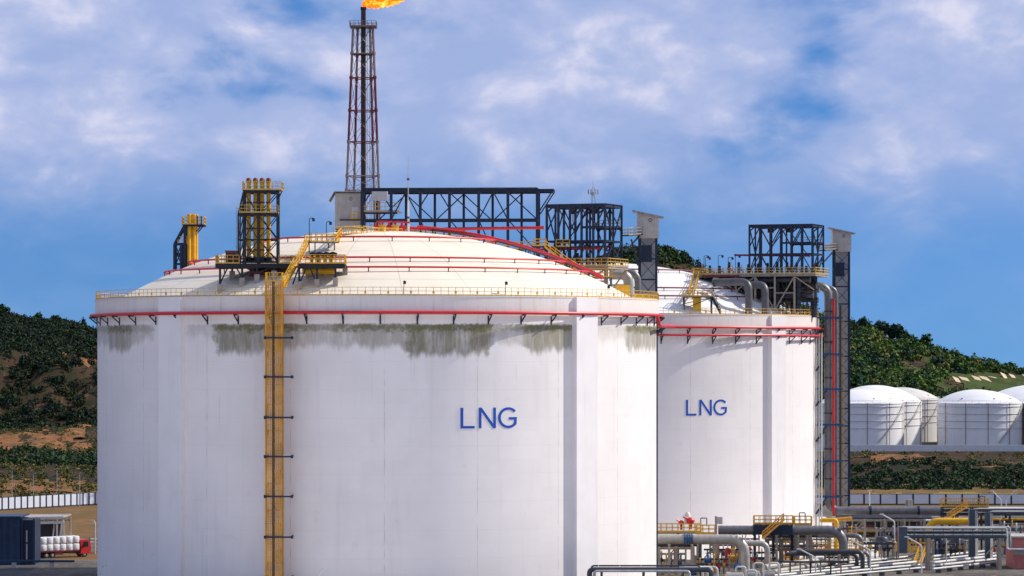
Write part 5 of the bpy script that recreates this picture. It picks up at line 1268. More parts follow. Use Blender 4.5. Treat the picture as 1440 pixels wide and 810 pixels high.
# ------------------------------------------------------------------ storage tanks on the plateau below the hill
def far_tank(cpx, rpx, Y, py_top, py_apex, label, m='far_tank_paint', pipes=()):
    r = rpx / F * Y; cx = Xp(cpx, Y); zt = Zp(py_top, Y); za = Zp(py_apex, Y); cy = Y + r * .15
    root = thing('oil_tank', label, 'storage tank', (cx, cy, 0), 'white storage tanks under the hill')
    MB().lathe([(r, 0), (r, zt)], cx, cy, 72).build('shell', m, root, sharp=60)
    sph = (r*r + (za - zt)**2) / (2*(za - zt)); pr = [(r + .15, zt - .15), (r + .15, zt + .1)]
    for i in range(12):
        q = r * (1 - i/12); pr.append((q if q > .02 else .02, zt + .1 + math.sqrt(sph**2 - q*q) - (sph - (za - zt))))
    pr.append((.02, za + .1)); MB().lathe(pr, cx, cy, 72).build('roof', m, root, sharp=40)
    for k in range(4):
        z = zt * (.93 - k*.155); MB().lathe([(r, z), (r + .22, z), (r + .22, z + .08), (r, z + .08)], cx, cy, 72).build('wind_girder', 'cladding', root, smooth=False)
    for a in (-62, -28, 2, 34, 66):
        d = dirA(R(a)) * (r + .35); MB().tube([(cx + d.x, cy + d.y, 0), (cx + d.x, cy + d.y, zt + .3)], .10, 6).build('riser_pipe', 'brown_red', root)
    # spiral stair
    b = MB(); n = 40
    for i in range(n + 1):
        a = R(18 + 46 * i / n); d = dirA(a); z = zt * .18 + zt * .78 * i / n
        b.bar(Vector((cx, cy, z)) + d*(r + .05), Vector((cx, cy, z)) + d*(r + .7), .5, .06)
        if i < n:
            d2 = dirA(R(18 + 46 * (i+1) / n)); z2 = zt * .18 + zt * .78 * (i+1) / n
            b.bar(Vector((cx, cy, z + 1)) + d*(r + .7), Vector((cx, cy, z2 + 1)) + d2*(r + .7), .07); b.bar(Vector((cx, cy, z)) + d*(r + .7), Vector((cx, cy, z2)) + d2*(r + .7), .07, .25)
    b.build('spiral_stair', 'cladding', root, smooth=False)
    b = MB(); pts = [Vector((cx, cy, zt + .15)) + dirA(R(20*i)) * (r - .1) for i in range(18)]; b.railing(pts, 1.0, 2.5, .07, False, True); b.build('railing', 'white_steel', root, smooth=False)
    for i, a in enumerate((-40, 15, 50)):
        d = dirA(R(a)) * (r * .82); MB().tube([(cx + d.x, cy + d.y, zt), (cx + d.x, cy + d.y, zt + 1.9)], .35, 8).build('roof_vent', 'dark_pipe', root)
far_tank(1212, 60, 1188, 567, 548, 'white storage tank nearest the lift tower of the rear LNG tank, in the front row')
far_tank(1232, 65, 1240, 565, 542, 'white storage tank behind the front-row one beside the lift tower')
far_tank(1268, 55, 1295, 562, 545, 'dull grey storage tank at the back between the white ones', 'far_tank_grey')
far_tank(1380, 59, 1188, 567, 549, 'white storage tank at right, whole front visible')
far_tank(1374, 55, 1245, 565, 548, 'white storage tank mostly hidden behind the whole one at right')
far_tank(1462, 84, 1255, 566, 541, 'largest white storage tank cut by the right edge of the photo')
far_tank(1500, 60, 1188, 567, 549, 'white storage tank in the front row just inside the right photo edge')
one('bund_wall', MB().box(Xp(1100, 1160), Xp(1560, 1160), 1159, 1160, 0, 2.3), 'white_steel', 'long pale low wall in front of the storage tanks', 'wall')
rs = random.Random(12)
for k in range(8):
    px = 1348 + k*13.5 + rs.uniform(-3, 3); p = on_terrain(px, 539 - k*1.0 + rs.uniform(-1.5, 1.5)); q = rs.uniform(.6, 1.15); w = rs.uniform(.7, 1.2); c = p + Vector((0, 0, .3)); b = MB()
    vs = [Vector((-.2*w, -1.5*q, -1.6*q)), Vector((3.0*w, -1.5*q, -2.6*q)), Vector((1.0*w, 7*q, 2.0*q)), Vector((-3.2*w, 7*q, 3.2*q))]
    b.add([c + v for v in vs] + [c + v + Vector((0, -.5, .5)) for v in vs], [(3,2,1,0),(4,5,6,7),(0,1,5,4),(1,2,6,5),(2,3,7,6),(3,0,4,7)])
    one('slope_slab', b, 'slope_slab', 'pale concrete slope slab on the bank above the right-hand storage tanks, %s from the left' % ORD[k], 'slab', 'slope slabs on the bank')

# ------------------------------------------------------------------ perimeter fences
def fence(a, b_, n, h, label, postw=.35, z0=.25):
    a = Vector(a); b_ = Vector(b_); t = thing('fence', label, 'fence', a); d = (b_ - a) / n; rz = math.atan2(d.y, d.x)
    pm = qm = None
    for i in range(n):
        p = a + d*(i + .5)
        if pm is None:
            o = MB().obox((0,0,0), d.length - postw, .12, h - z0 - .15, rz).build('panel', 'fence_white', None, smooth=False); pm = o.data; bpy.data.objects.remove(o)
            o = MB().obox((0,0,0), postw, .3, h, rz).build('post', 'navy_steel', None, smooth=False); qm = o.data; bpy.data.objects.remove(o)
        for nm, me, q, z in (('panel', pm, p, (h + z0)/2), ('post', qm, a + d*i, h/2)):
            o = bpy.data.objects.new(nm, me); COL.objects.link(o); o.parent = t; o.location = Vector((q.x, q.y, z)) - t.location
    MB().bar(a + Vector((0,0,.12)), b_ + Vector((0,0,.12)), .3, .24).build('plinth', 'dark_pipe', t, smooth=False)
    MB().bar(a + Vector((0,0,h - .05)), b_ + Vector((0,0,h - .05)), .16, .1).build('top_rail', 'navy_steel', t, smooth=False)
    return t
fence((Xp(-90, 700), 700, 0), (Xp(150, 748), 748, 0), 27, 2.9, 'white panel fence with dark posts across the dry field at left')
fence((Xp(1100, 745), 745, 0), (Xp(1560, 745), 745, 0), 20, 2.5, 'pale wide-panel fence behind the pipe yard at right')
for k, px in enumerate((17, 47, 80, 112)):
    Y = 735; t = thing('light_pole', 'thin pale pole behind the left fence, %s from the photo edge' % ('first', 'second', 'third', 'fourth')[k], 'pole', (Xp(px, Y), Y, 0), 'thin poles behind the left fence')
    MB().tube([(Xp(px, Y), Y, 0), (Xp(px, Y), Y, 8.6 if k % 2 == 0 else 7.6)], [.09, .05], 6).build('pole', 'galvanised', t); MB().obox((Xp(px, Y) + .2, Y, 8.6 if k % 2 == 0 else 7.6), .6, .2, .12).build('lamp_head', 'galvanised', t, smooth=False)

# ------------------------------------------------------------------ pipe yard at the lower right
def yard_pipe(pts, rad, r, m, label, group=None, legs=(), legm='tan_steel', bands=0):
    t = thing('yard_pipe', label, 'pipe', (pts[0][0], pts[0][1], 0), group); path = bent(pts, rad)
    MB().tube(path, r, 16).build('pipe', m, t)
    a, b_ = Vector(pts[0]), Vector(pts[1])
    for k in range(bands):
        c = a.lerp(b_, (k + .5) / bands); d = (b_ - a).normalized() * .06
        MB().tube([c - d, c + d], r + .035, 16).build('band', m, t)
    for px, Y in legs:
        x = Xp(px, Y); z = max(p[2] for p in pts) - r
        b = MB(); b.ibeam((x, Y - .8, 0), (x, Y - .8, z - .2), .3, .3); b.build('support', legm, t, smooth=False)
        b = MB(); b.ibeam((x, Y + .8, 0), (x, Y + .8, z - .2), .3, .3); b.build('support', legm, t, smooth=False)
        MB().bar((x, Y - 1.1, z - .15), (x, Y + 1.1, z - .15), .3).build('cross_beam', legm, t, smooth=False)
    return t
def valve(p, s, label, group=None, m='blue_paint'):
    t = thing('valve', label, 'valve', (p[0], p[1], p[2]), group); x, y, z = p
    MB().tube([(x - .5*s, y, z), (x - .42*s, y, z)], .5*s, 12).build('flange', m, t); MB().tube([(x + .42*s, y, z), (x + .5*s, y, z)], .5*s, 12).build('flange', m, t)
    b = MB().tube([(x - .45*s, y, z), (x, y, z), (x + .45*s, y, z)], [.3*s, .42*s, .3*s], 12); b.build('body', m, t)
    MB().tube([(x, y, z + .3*s), (x, y, z + .95*s)], .1*s, 8).build('stem', m, t)
    MB().lathe([(.30*s, z + .93*s), (.36*s, z + .95*s), (.36*s, z + 1.01*s), (.30*s, z + 1.03*s)], x, y, 14).build('hand_wheel', m, t)
# the two big insulated pipes with elbows down to the ground
Y = 503.0; z = Zp(758, Y)
yard_pipe([(Xp(880, Y), Y, z), (Xp(1048, Y), Y, z), (Xp(1048, Y), Y, .1)], 2.6, .72, 'pale_pipe', 'thick pale insulated pipe with elbow turning down near the right edge of the front tank', None, ((941, Y), (973, Y)), bands=22)
t = thing('pipe_clamp', 'blue clamp collar on the thick pale pipe', 'clamp', (Xp(967, Y), Y, z))
for k in range(4): MB().tube([(Xp(962 + k*3.4, Y), Y, z), (Xp(963.4 + k*3.4, Y), Y, z)], .92, 14).build('collar', 'blue_paint', t)
MB().obox((Xp(967, Y), Y - .8, z), 1.3, .3, .6).build('lug', 'blue_paint', t, smooth=False)
Y = 529.0; z = Zp(745.5, Y)
yard_pipe([(Xp(1010, Y), Y, z), (Xp(1186, Y), Y, z), (Xp(1186, Y), Y, .1)], 2.6, .74, 'grey_pipe', 'thick grey pipe with elbow turning down at the centre of the pipe yard', None, ((1030, Y), (1092, Y), (1122, Y), (1135, Y)), 'tan_steel', 20)
t = thing('pipe_clamp', 'navy clamp saddle round the thick grey pipe under the yellow walkway', 'clamp', (Xp(1085, Y), Y, z))
for k in range(5): MB().tube([(Xp(1059 + k*12.5, Y), Y, z), (Xp(1062 + k*12.5, Y), Y, z)], .95, 14).build('collar', 'navy_steel', t)
MB().box(Xp(1059, Y), Xp(1114, Y), Y - .95, Y - .8, z - .7, z + .8).build('plate', 'navy_steel', t, smooth=False)
Y = 545.0; z = Zp(753, Y)
yard_pipe([(Xp(1150, Y), Y, z), (Xp(1211, Y), Y, z), (Xp(1211, Y), Y, .1)], 1.3, .42, 'grey_pipe', 'slimmer grey pipe with elbow behind the thick grey one', None, ((1165, Y),))
Y = 516.0; z = Zp(764, Y)
yard_pipe([(Xp(1030, Y), Y, z), (Xp(1079, Y), Y, z), (Xp(1079, Y), Y, .1)], 1.3, .46, 'pale_pipe', 'middle pale pipe with elbow between the two thick pipes', None, ((1040, Y),))
Y = 512.0
for k, (px, py, r_) in enumerate(((1213, 776, .36), (1222, 777, .28), (1205, 779, .3))):
    yard_pipe([(Xp(1120 - 8*k, Y + k*4), Y + k*4, Zp(py, Y + k*4)), (Xp(px, Y + k*4), Y + k*4, Zp(py, Y + k*4)), (Xp(px, Y + k*4), Y + k*4, .1)], 1.0, r_, ('dark_pipe', 'grey_pipe', 'dark_pipe')[k], 'low dark pipe with elbow in the pipe yard, %s' % ('thickest of three', 'thinnest of three, at right', 'middle of three')[k], 'low dark elbow pipes', ((1140, Y + k*4), (1180, Y + k*4)))
# pipe loops at the bottom edge in front of the tank
for k, (Y, py, px0, px1, r_, m) in enumerate(((458.0, 795.5, 831, 985, .12, 'dark_pipe'), (457.0, 801, 829, 1000, .36, 'dark_pipe'), (456.0, 803, 835, 970, .16, 'galvanised'))):
    z = Zp(py, Y)
    yard_pipe([(Xp(px0, Y), Y, .0), (Xp(px0, Y), Y, z), (Xp(px1, Y), Y, z), (Xp(px1, Y), Y, .0)], .55, r_, m, ('thin upper rail pipe looping in front of the tank foot', 'thick dark pipe bridge looping in front of the tank foot', 'small pale pipe under the dark pipe bridge')[k], 'pipe loops at the tank foot')
for k, px in enumerate((842, 872, 902)):
    Y = 457; b = MB().bar((Xp(px, Y), Y, Zp(799, Y)), (Xp(px, Y), Y + 1, Zp(795.5, 458)), .12)
    one('rail_post', b, 'galvanised', 'short strut between the two rail pipes in front of the tank, %s from left' % ('first', 'second', 'third')[k], 'strut', 'struts on the pipe bridge')
t = thing('pipe_bridge', 'dark steel trestle under the pipe bridge at the tank foot', 'trestle', (Xp(840, 457), 457, 0))
for px in (836, 846, 905, 960):
    for y in (456.5, 458): MB().ibeam((Xp(px, 457), y, 0), (Xp(px, 457), y, Zp(804, 457)), .3, .3).build('leg', 'dark_pipe', t, smooth=False)
    MB().bar((Xp(px, 457), 456, Zp(805, 457)), (Xp(px, 457), 458.6, Zp(805, 457)), .3).build('cross_beam', 'dark_pipe', t, smooth=False)
for k in range(4):
    Y = 462 + k*.9; px = 988 + k*7.0; z = Zp(799 - k*.6, Y)
    yard_pipe([(Xp(px - 40, Y), Y, z), (Xp(px, Y), Y, z), (Xp(px, Y), Y, .1)], .7, .15, 'white_pipe', 'small white pipe bending down at the bottom edge, %s of four' % ('first', 'second', 'third', 'last')[k], 'small white bent pipes')
# tan frames between the pipes
def pipe_rack(px0, px1, py, Y, depth, nb, m, label, levels=1, name='pipe_rack', brace=True, colw=.42):
    x0, x1 = Xp(px0, Y), Xp(px1, Y); z = Zp(py, Y); t = thing(name, label, 'pipe rack', ((x0+x1)/2, Y, 0))
    for i in range(nb + 1):
        x = x0 + (x1 - x0) * i / nb
        for y in (Y, Y + depth): MB().ibeam((x, y, 0), (x, y, z), colw, colw).build('column', m, t, smooth=False)
        for l in range(levels): MB().ibeam((x, Y, z - .2 - l*1.7), (x, Y + depth, z - .2 - l*1.7), .28, .36).build('cross_beam', m, t, smooth=False)
    for y in (Y, Y + depth):
        for l in range(levels): MB().ibeam((x0, y, z - .25 - l*1.7), (x1, y, z - .25 - l*1.7), .24, .34).build('beam', m, t, smooth=False)
        if brace: MB().bar((x0, y, .2), (x0 + (x1-x0)/nb, y, z - .4), .16).build('brace', m, t, smooth=False)
    return t
pipe_rack(927, 975, 769, 507, 4, 2, 'tan_steel', 'tan steel pipe rack beside the right edge of the front tank')
pipe_rack(985, 1032, 762, 522, 4, 2, 'tan_steel', 'tan steel pipe rack behind the thick pale pipe')
pipe_rack(1080, 1140, 757, 536, 4, 3, 'tan_steel', 'dull steel rack under the yellow walkway', 2)
pipe_rack(1188, 1300, 730, 600, 5, 4, 'tan_steel', 'long tan pipe rack in front of the fence', 2)
pipe_rack(1300, 1460, 722, 640, 5, 4, 'dark_pipe', 'dark pipe rack at the far right of the yard', 2)
# pipes lying on the racks
n = 0
for Y, py, px0, px1, r_, m in ((601, 729, 1180, 1310, .16, 'dark_pipe'), (602, 728.5, 1175, 1310, .26, 'dark_pipe'), (603.5, 728, 1170, 1320, .2, 'galvanised'), (605, 727, 1175, 1320, .34, 'dark_pipe'),
                               (601, 747, 1185, 1305, .22, 'yellow_paint'), (603, 745.5, 1185, 1305, .22, 'grey_pipe'), (604.5, 750, 1180, 1300, .3, 'dark_pipe'),
                               (641, 718, 1295, 1470, .28, 'grey_pipe'), (642.5, 716, 1300, 1470, .4, 'white_pipe'), (644, 715, 1300, 1470, .22, 'galvanised'), (641, 731, 1300, 1470, .24, 'yellow_paint'), (642.5, 733, 1300, 1470, .45, 'dark_pipe'), (644, 730, 1300, 1470, .2, 'brown_red'),
                               (523, 759, 984, 1034, .3, 'dark_pipe'), (524.5, 760, 980, 1036, .22, 'white_pipe'), (508.5, 766, 920, 980, .34, 'dark_pipe'), (510, 765, 920, 980, .22, 'tan_steel'), (538, 754, 1075, 1150, .3, 'dark_pipe'), (537, 768, 1075, 1150, .24, 'grey_pipe')):
    z = Zp(py, Y) + .05; n += 1
    rk = 'tan rack before the fence' if 600 < Y < 610 else 'dark rack at far right' if Y > 630 else 'rack behind the thick pale pipe' if Y < 526 and Y > 520 else 'rack beside the front tank' if Y < 512 else 'rack under the yellow walkway'
    RC = globals().setdefault('RACK_COUNT', {}); RC[rk] = RC.get(rk, 0) + 1
    t = thing('rack_pipe', 'straight %s pipe on the %s, %s of its rack' % ({'dark_pipe': 'dark', 'galvanised': 'silvery', 'yellow_paint': 'yellow', 'grey_pipe': 'grey', 'white_pipe': 'white', 'brown_red': 'rust red', 'tan_steel': 'tan'}[m], rk, ORD[RC[rk] - 1]), 'pipe', (Xp(px0, Y), Y, z), 'pipes on the yard racks')
    MB().tube([(Xp(px0, Y), Y, z), (Xp(px1, Y), Y, z)], r_, 12).build('pipe', m, t)
    for k in range(3):
        x = Xp(px0 + (px1 - px0)*(k + .5)/3, Y); MB().tube([(x - .08, Y, z), (x + .08, Y, z)], r_*1.3, 12).build('flange', m, t)
# yellow railed walkways over the pipes
landing(922, 986, 749, 518, 2.6, 'yellow railed walkway over pipes right of the front tank', 'yellow_paint', True, None, 'teal_steel', 1.35, name='walkway', brace=False)
landing(980, 1006, 751, 514, 2.2, 'short yellow railed walkway beside the tall grey post', 'yellow_paint', True, None, 'tan_steel', 1.35, name='walkway', brace=False)
landing(1061, 1116, 737.5, 532, 2.6, 'yellow railed walkway over the thick grey pipe', 'yellow_paint', True, None, 'navy_steel', 1.35, name='walkway', brace=False)
stair_thing(P(1072, 757, 526.5), P(1102, 731, 528), 1.0, 'yellow stair up to the walkway over the thick grey pipe', 'stair_ochre', side=(0,1,0))
landing(1118, 1142, 738, 534, 2.4, 'second yellow railed walkway beside the foot of the rear tank', 'yellow_paint', True, None, 'tan_steel', 1.35, name='walkway', brace=False)
landing(1145, 1212, 774, 540, 2.4, 'low yellow railing platform behind the grey elbow', 'yellow_paint', True, None, 'tan_steel', 1.25, name='walkway', brace=False)
landing(1325, 1390, 713, 638, 3.0, 'high yellow railed walkway over the pipe rack at the right', 'yellow_paint', True, None, 'navy_steel', 1.6, name='walkway', brace=False)
stair_thing(P(1332, 729, 633), P(1362, 711, 635), 1.2, 'yellow stair up to the high walkway at the right', 'stair_ochre', side=(0,1,0))
landing(1262, 1304, 775.5, 535, 3.0, 'yellow railed platform at the left end of the slate pipe bridge', 'yellow_paint', True, None, 'tan_steel', 1.3, name='walkway')
stair_thing(P(1288, 800, 529), P(1297, 777, 535), 1.0, 'steep yellow stair at the slate pipe bridge', 'yellow_paint')
# posts, hoops and monitors
for k, (px, py, Y, hh, lb) in enumerate(((985.5, 740, 520, 1.3, 'black safety hoop above the yellow walkway near the grey post'), (1124, 735, 531, 1.6, 'black safety hoop beside the foot of the rear tank'), (1378, 708, 641, 1.4, 'black safety hoop on the high walkway at right'))):
    p = P(px, py, Y); b = MB().tube(bent([p, p + Vector((0,0,hh)), p + Vector((.95,0,hh)), p + Vector((.95,0,0))], .15), .08, 8); one('safety_hoop', b, 'black_steel', lb, 'hoop')
t = thing('sign_post', 'tall grey post with control box above the pale pipe', 'post', (Xp(1008, 512), 512, 0))
MB().box(Xp(1005.5, 512), Xp(1008.5, 512), 512, 512.4, 0, Zp(726, 512)).build('post', 'tan_steel', t, smooth=False)
MB().box(Xp(1009, 512), Xp(1016, 512), 511.9, 512.5, Zp(737, 512), Zp(727, 512)).build('box', 'cladding', t, smooth=False)
t = thing('sign_post', 'pale post with control box behind the grey downcomer pipe', 'post', (Xp(1276, 644), 644, 0))
MB().box(Xp(1273.5, 644), Xp(1276.5, 644), 644, 644.4, 0, Zp(703, 644)).build('post', 'tan_steel', t, smooth=False)
MB().box(Xp(1276.6, 644), Xp(1284, 644), 643.9, 644.5, Zp(712, 644), Zp(703, 644)).build('box', 'cladding', t, smooth=False)
for k, (px, py, s_) in enumerate(((958, 738, .75), (971, 737, 1.1))):
    p = P(px, py, 521); t = thing('fire_monitor', ('small', 'larger')[k] + ' red fire monitor on the yellow walkway by the front tank', 'fire monitor', p, 'fire monitors')
    MB().lathe([(.25*s_, p.z - .8), (.25*s_, p.z), (.55*s_, p.z + .1), (.62*s_, p.z + .6*s_), (.35*s_, p.z + .95*s_), (.02, p.z + 1.0*s_)], p.x, p.y, 14).build('body', 'red_pipe', t)
    MB().tube([p + Vector((-.1, 0, .6*s_)), p + Vector((-1.1*s_, -.4, 1.1*s_))], [.2*s_, .12*s_], 10).build('nozzle', 'red_pipe', t)
p = P(967, 728, 523); one('white_drum', MB().lathe([(.02, p.z - 1.0), (.5, p.z - 1.0), (.55, p.z - .4), (.5, p.z + .5), (.2, p.z + .9), (.02, p.z + .95)], p.x, p.y, 14), 'white_steel', 'small white vessel behind the red fire monitors', 'vessel')
p = P(1023, 780, 530); one('red_drum', MB().lathe([(.02, p.z - 1.6), (.45, p.z - 1.6), (.48, p.z - .8), (.48, p.z + .7), (.25, p.z + 1.1), (.02, p.z + 1.15)], p.x, p.y, 14), 'red_pipe', 'upright red cylinder under the pale pipe', 'cylinder')
for k, (px, py, Y, s_) in enumerate(((995.5, 788, 499, 1.1), (1037, 797, 495, 1.1), (975, 806, 480, .9))):
    valve(P(px, py, Y), s_, 'blue gate valve in the pipe yard, %s' % ('highest of three', 'rightmost of three', 'lowest of three')[k], 'blue gate valves')
for k, (px, py, Y) in enumerate(((1030, 785, 518), (1122, 790, 533), (1105, 783, 548), (1195, 752, 600))):
    valve(P(px, py, Y), 1.5, 'ochre valve assembly in the pipe yard, %s from the left' % ('first', 'second', 'third', 'fourth')[(0, 2, 1, 3)[k]], 'ochre valves', 'stair_ochre')
for k, (px, Y, r_, h) in enumerate(((1035, 486, 1.0, 1.6), (1060, 490, .8, 1.9), (1082, 492, .7, 1.8), (1050, 484, .5, 1.2))):
    x = Xp(px, Y); t = thing('pump_vessel', 'pale domed pump casing at the bottom of the pipe yard, %s' % ('largest', 'behind the largest', 'rightmost', 'smallest')[k], 'pump', (x, Y, 0), 'pale pump casings')
    MB().tube([(x - r_*1.6, Y, h*.55), (x - r_*1.4, Y, h*.55), (x + r_*1.0, Y, h*.55), (x + r_*1.2, Y, h*.55)], [r_*.6, r_, r_, r_*.55], 16).build('casing', 'pale_pipe', t)
    MB().box(x - r_, x + r_, Y - r_*.6, Y + r_*.6, 0, .35).build('base', 'concrete', t, smooth=False)
    MB().tube(bent([(x, Y, h), (x, Y, h + 1.0), (x + 1.4, Y, h + 1.0), (x + 1.4, Y, .1)], .4), .16, 10).build('outlet', 'white_pipe', t)
# white pipes lying side by side on low sleepers
def low_pipes(ends, r_, m, label, group, z=.8, nsl=6):
    for k, (a_, b0) in enumerate(ends):
        a = G(*a_, z=z); b_ = G(*b0, z=z); d = (b_ - a).normalized(); s_ = Vector((-d.y, d.x, 0)); rr = r_ * (1 + .2 * ((k*7) % 3 - 1))
        t = thing('low_pipe', label % ('nearest', 'second', 'third', 'fourth', 'fifth', 'sixth', 'seventh')[k], 'pipe', (a.x, a.y, 0), group)
        MB().tube([a, b_], rr, 10).build('pipe', m, t)
        for q in range(1, 4):
            c = a.lerp(b_, q/4); MB().tube([c - d*.12, c + d*.12], rr*1.18, 10).build('joint', m, t)
        for q in range(nsl):
            c = a.lerp(b_, (q + .5)/nsl); MB().obox((c.x, c.y, (z - rr)/2), .3, .9, z - rr, math.atan2(d.y, d.x)).build('sleeper', 'dark_pipe', t, smooth=False)
low_pipes([((1075, 818 - 3.6*k), (1300 - 6*k, 798 - 3.8*k)) for k in range(5)], .17, 'white_pipe', 'low white pipe running across the yard floor, %s of five', 'white pipes low in the yard', .7, 9)
low_pipes([((1312, 800 - 4.4*k), (1404, 790 - 4.2*k)) for k in range(5)], .2, 'white_pipe', 'low white pipe under the slate pipe bridge, %s of five', 'white pipes under the slate bridge', .7, 6)
low_pipes([((1075, 806), (1196, 788)), ((1075, 798), (1200, 782))], .5, 'pale_pipe', 'thick pale pipe lying low in the yard, %s of two', 'thick pale low pipes', .9, 5)
# slate-blue cable bridges
def cable_bridge(px0, px1, py, Y, label, pend=None):
    x0, x1, z = Xp(px0, Y), Xp(px1, Y), Zp(py, Y); t = thing('cable_bridge', label, 'pipe bridge', ((x0+x1)/2, Y, 0)); w = 2.0
    MB().box(x0, x1, Y + .5, Y + 1.4, z - .7, z - .6).build('tray', 'teal_steel', t, smooth=False)
    for k, (r_, dz) in enumerate(((.13, 0), (.10, -.45), (.14, -.85), (.10, .1), (.12, -1.2))):
        yy = Y + .1 + .45*k; MB().tube(bent([(x0 + .6, yy, z + dz), (x1 + .25*k, yy, z + dz), (x1 + .25*k, yy, 3.2), (x1 + 6, yy, 3.2)], .4), r_, 10).build('pipe', ('white_pipe', 'galvanised', 'teal_steel', 'white_pipe', 'galvanised')[k], t)
    for y in (Y, Y + 2): MB().ibeam((x0, y, z - 1.5), (x1, y, z - 1.5), .3, .32).build('beam', 'teal_steel', t, smooth=False)
    for x in (x0 + (x1-x0)*.27, x1 - 1.1):
        for y in (Y, Y + 2): MB().ibeam((x, y, 0), (x, y, z - 1.6), .45, .45).build('column', 'tan_steel', t, smooth=False)
        MB().bar((x, Y, z - 1.7), (x - 2.2, Y, z - 4.2), .18).build('brace', 'tan_steel', t, smooth=False) if x > x0 + 5 else None
    for i in range(11):
        x = x0 + (x1 - x0)*(i + .5)/11; MB().bar((x, Y - .05, z - 1.4), (x, Y - .05, z - .1), .1).build('strut', 'teal_steel', t, smooth=False)
    MB().box(x0 - .1, x0 + 1.2, Y - .3, Y + 2.2, z - 4.0, z + .15).build('end_tray', 'teal_steel', t, smooth=False)
    return t
cable_bridge(1265, 1416, 742.5, 520, 'slate blue pipe bridge with white pipes along its top at lower right')
for k, (px0, px1, py0, py1, Y) in enumerate(((1363, 1371, 718, 779, 538), (1386, 1392, 722, 785, 534))):
    t = thing('cable_riser', 'upright slate cable riser behind the pipe bridge, %s one' % ('left', 'right')[k], 'cable riser', (Xp(px0, Y), Y, 0), 'slate cable risers')
    MB().box(Xp(px0, Y), Xp(px1, Y), Y, Y + 1.2, 0.0, Zp(py0, Y)).build('tray', 'teal_steel', t, smooth=False)
    MB().box(Xp(px0, Y), Xp(1460, Y), Y + .1, Y + 1.1, Zp(py0, Y) + .01, Zp(py0, Y) + .2).build('top_tray', 'teal_steel', t, smooth=False)
    for j in range(3): MB().tube(bent([(Xp(px1, Y) + .12 + .2*j, Y + .2 + .3*j, .2), (Xp(px1, Y) + .12 + .2*j, Y + .2 + .3*j, Zp(py0, Y) + .32), (Xp(1460, Y), Y + .2 + .3*j, Zp(py0, Y) + .32)], .3), .1, 8).build('pipe', 'white_pipe', t)
Y = 585.0
yard_pipe([(Xp(1372, Y), Y, Zp(733, Y)), (Xp(1306, Y), Y, Zp(733, Y)), (Xp(1306, Y), Y, .1)], 1.8, .62, 'yellow_paint', 'bright yellow pipe with elbow behind the slate pipe bridge', None, ((1340, Y),))
Y = 560.0
yard_pipe([(Xp(1155, Y), Y, Zp(731.5, Y) ), (Xp(1176, Y), Y, Zp(731.5, Y)), (Xp(1176, Y), Y, .1)], .5, .4, 'yellow_paint', 'short yellow pipe bent down beside the rear tank foot')
yard_pipe([(Xp(1155, Y), Y + 2, Zp(733, Y)), (Xp(1200, Y), Y + 2, Zp(730, Y))], .5, .32, 'stair_ochre', 'short ochre pipe beside the rear tank foot')
for k, (px, Y, h, m) in enumerate(((1345, 556, 4.2, 'dark_pipe'), (1322, 560, 3.2, 'navy_steel'), (1420, 560, 4.0, 'grey_pipe'), (1240, 570, 2.6, 'dark_pipe'), (1290, 585, 3.4, 'dark_pipe'))):
    x = Xp(px, Y); t = thing('vessel', '%s upright process vessel on the yard floor, %s' % (('dark', 'navy', 'grey', 'small dark', 'tall dark')[k], ('under the slate bridge', 'left of the slate bridge middle', 'near the right photo edge', 'behind the white lamp posts', 'behind the yellow platform')[k]), 'vessel', (x, Y, 0), 'process vessels')
    MB().lathe([(.02, 0), (1.2, 0), (1.2, h*.8), (1.0, h*.92), (.02, h)], x, Y, 20).build('shell', m, t)
    MB().lathe([(1.21, h*.5), (1.35, h*.5), (1.35, h*.55), (1.21, h*.55)], x, Y, 20).build('band', m, t); MB().tube([(x, Y, h), (x, Y, h + .7)], .2, 8).build('nozzle', m, t)
    MB().tube(bent([(x + 1.1, Y - .3, h*.6), (x + 2.4, Y - .3, h*.6), (x + 2.4, Y - .3, .1)], .4), .18, 10).build('outlet', 'galvanised', t)
t = thing('pump_house', 'pink walled pump house at the lower right photo edge', 'building', (Xp(1450, 528), 528, 0)); x0 = Xp(1425, 522)
MB().box(x0, x0 + 9, 522, 530, 0, Zp(756, 522)).build('wall', 'pink_wall', t, smooth=False); MB().box(x0 - .3, x0 + 9.3, 521.6, 530.4, Zp(756, 522), Zp(754, 522)).build('roof', 'concrete', t, smooth=False); MB().box(x0 - .05, x0 + 9.1, 521.9, 522.0, Zp(780, 522), Zp(772, 522)).build('band', 'concrete', t, smooth=False)
MB().box(x0 + 2.0, x0 + 3.2, 521.9, 521.99, .0, 2.2).build('door', 'dark_pipe', t, smooth=False)
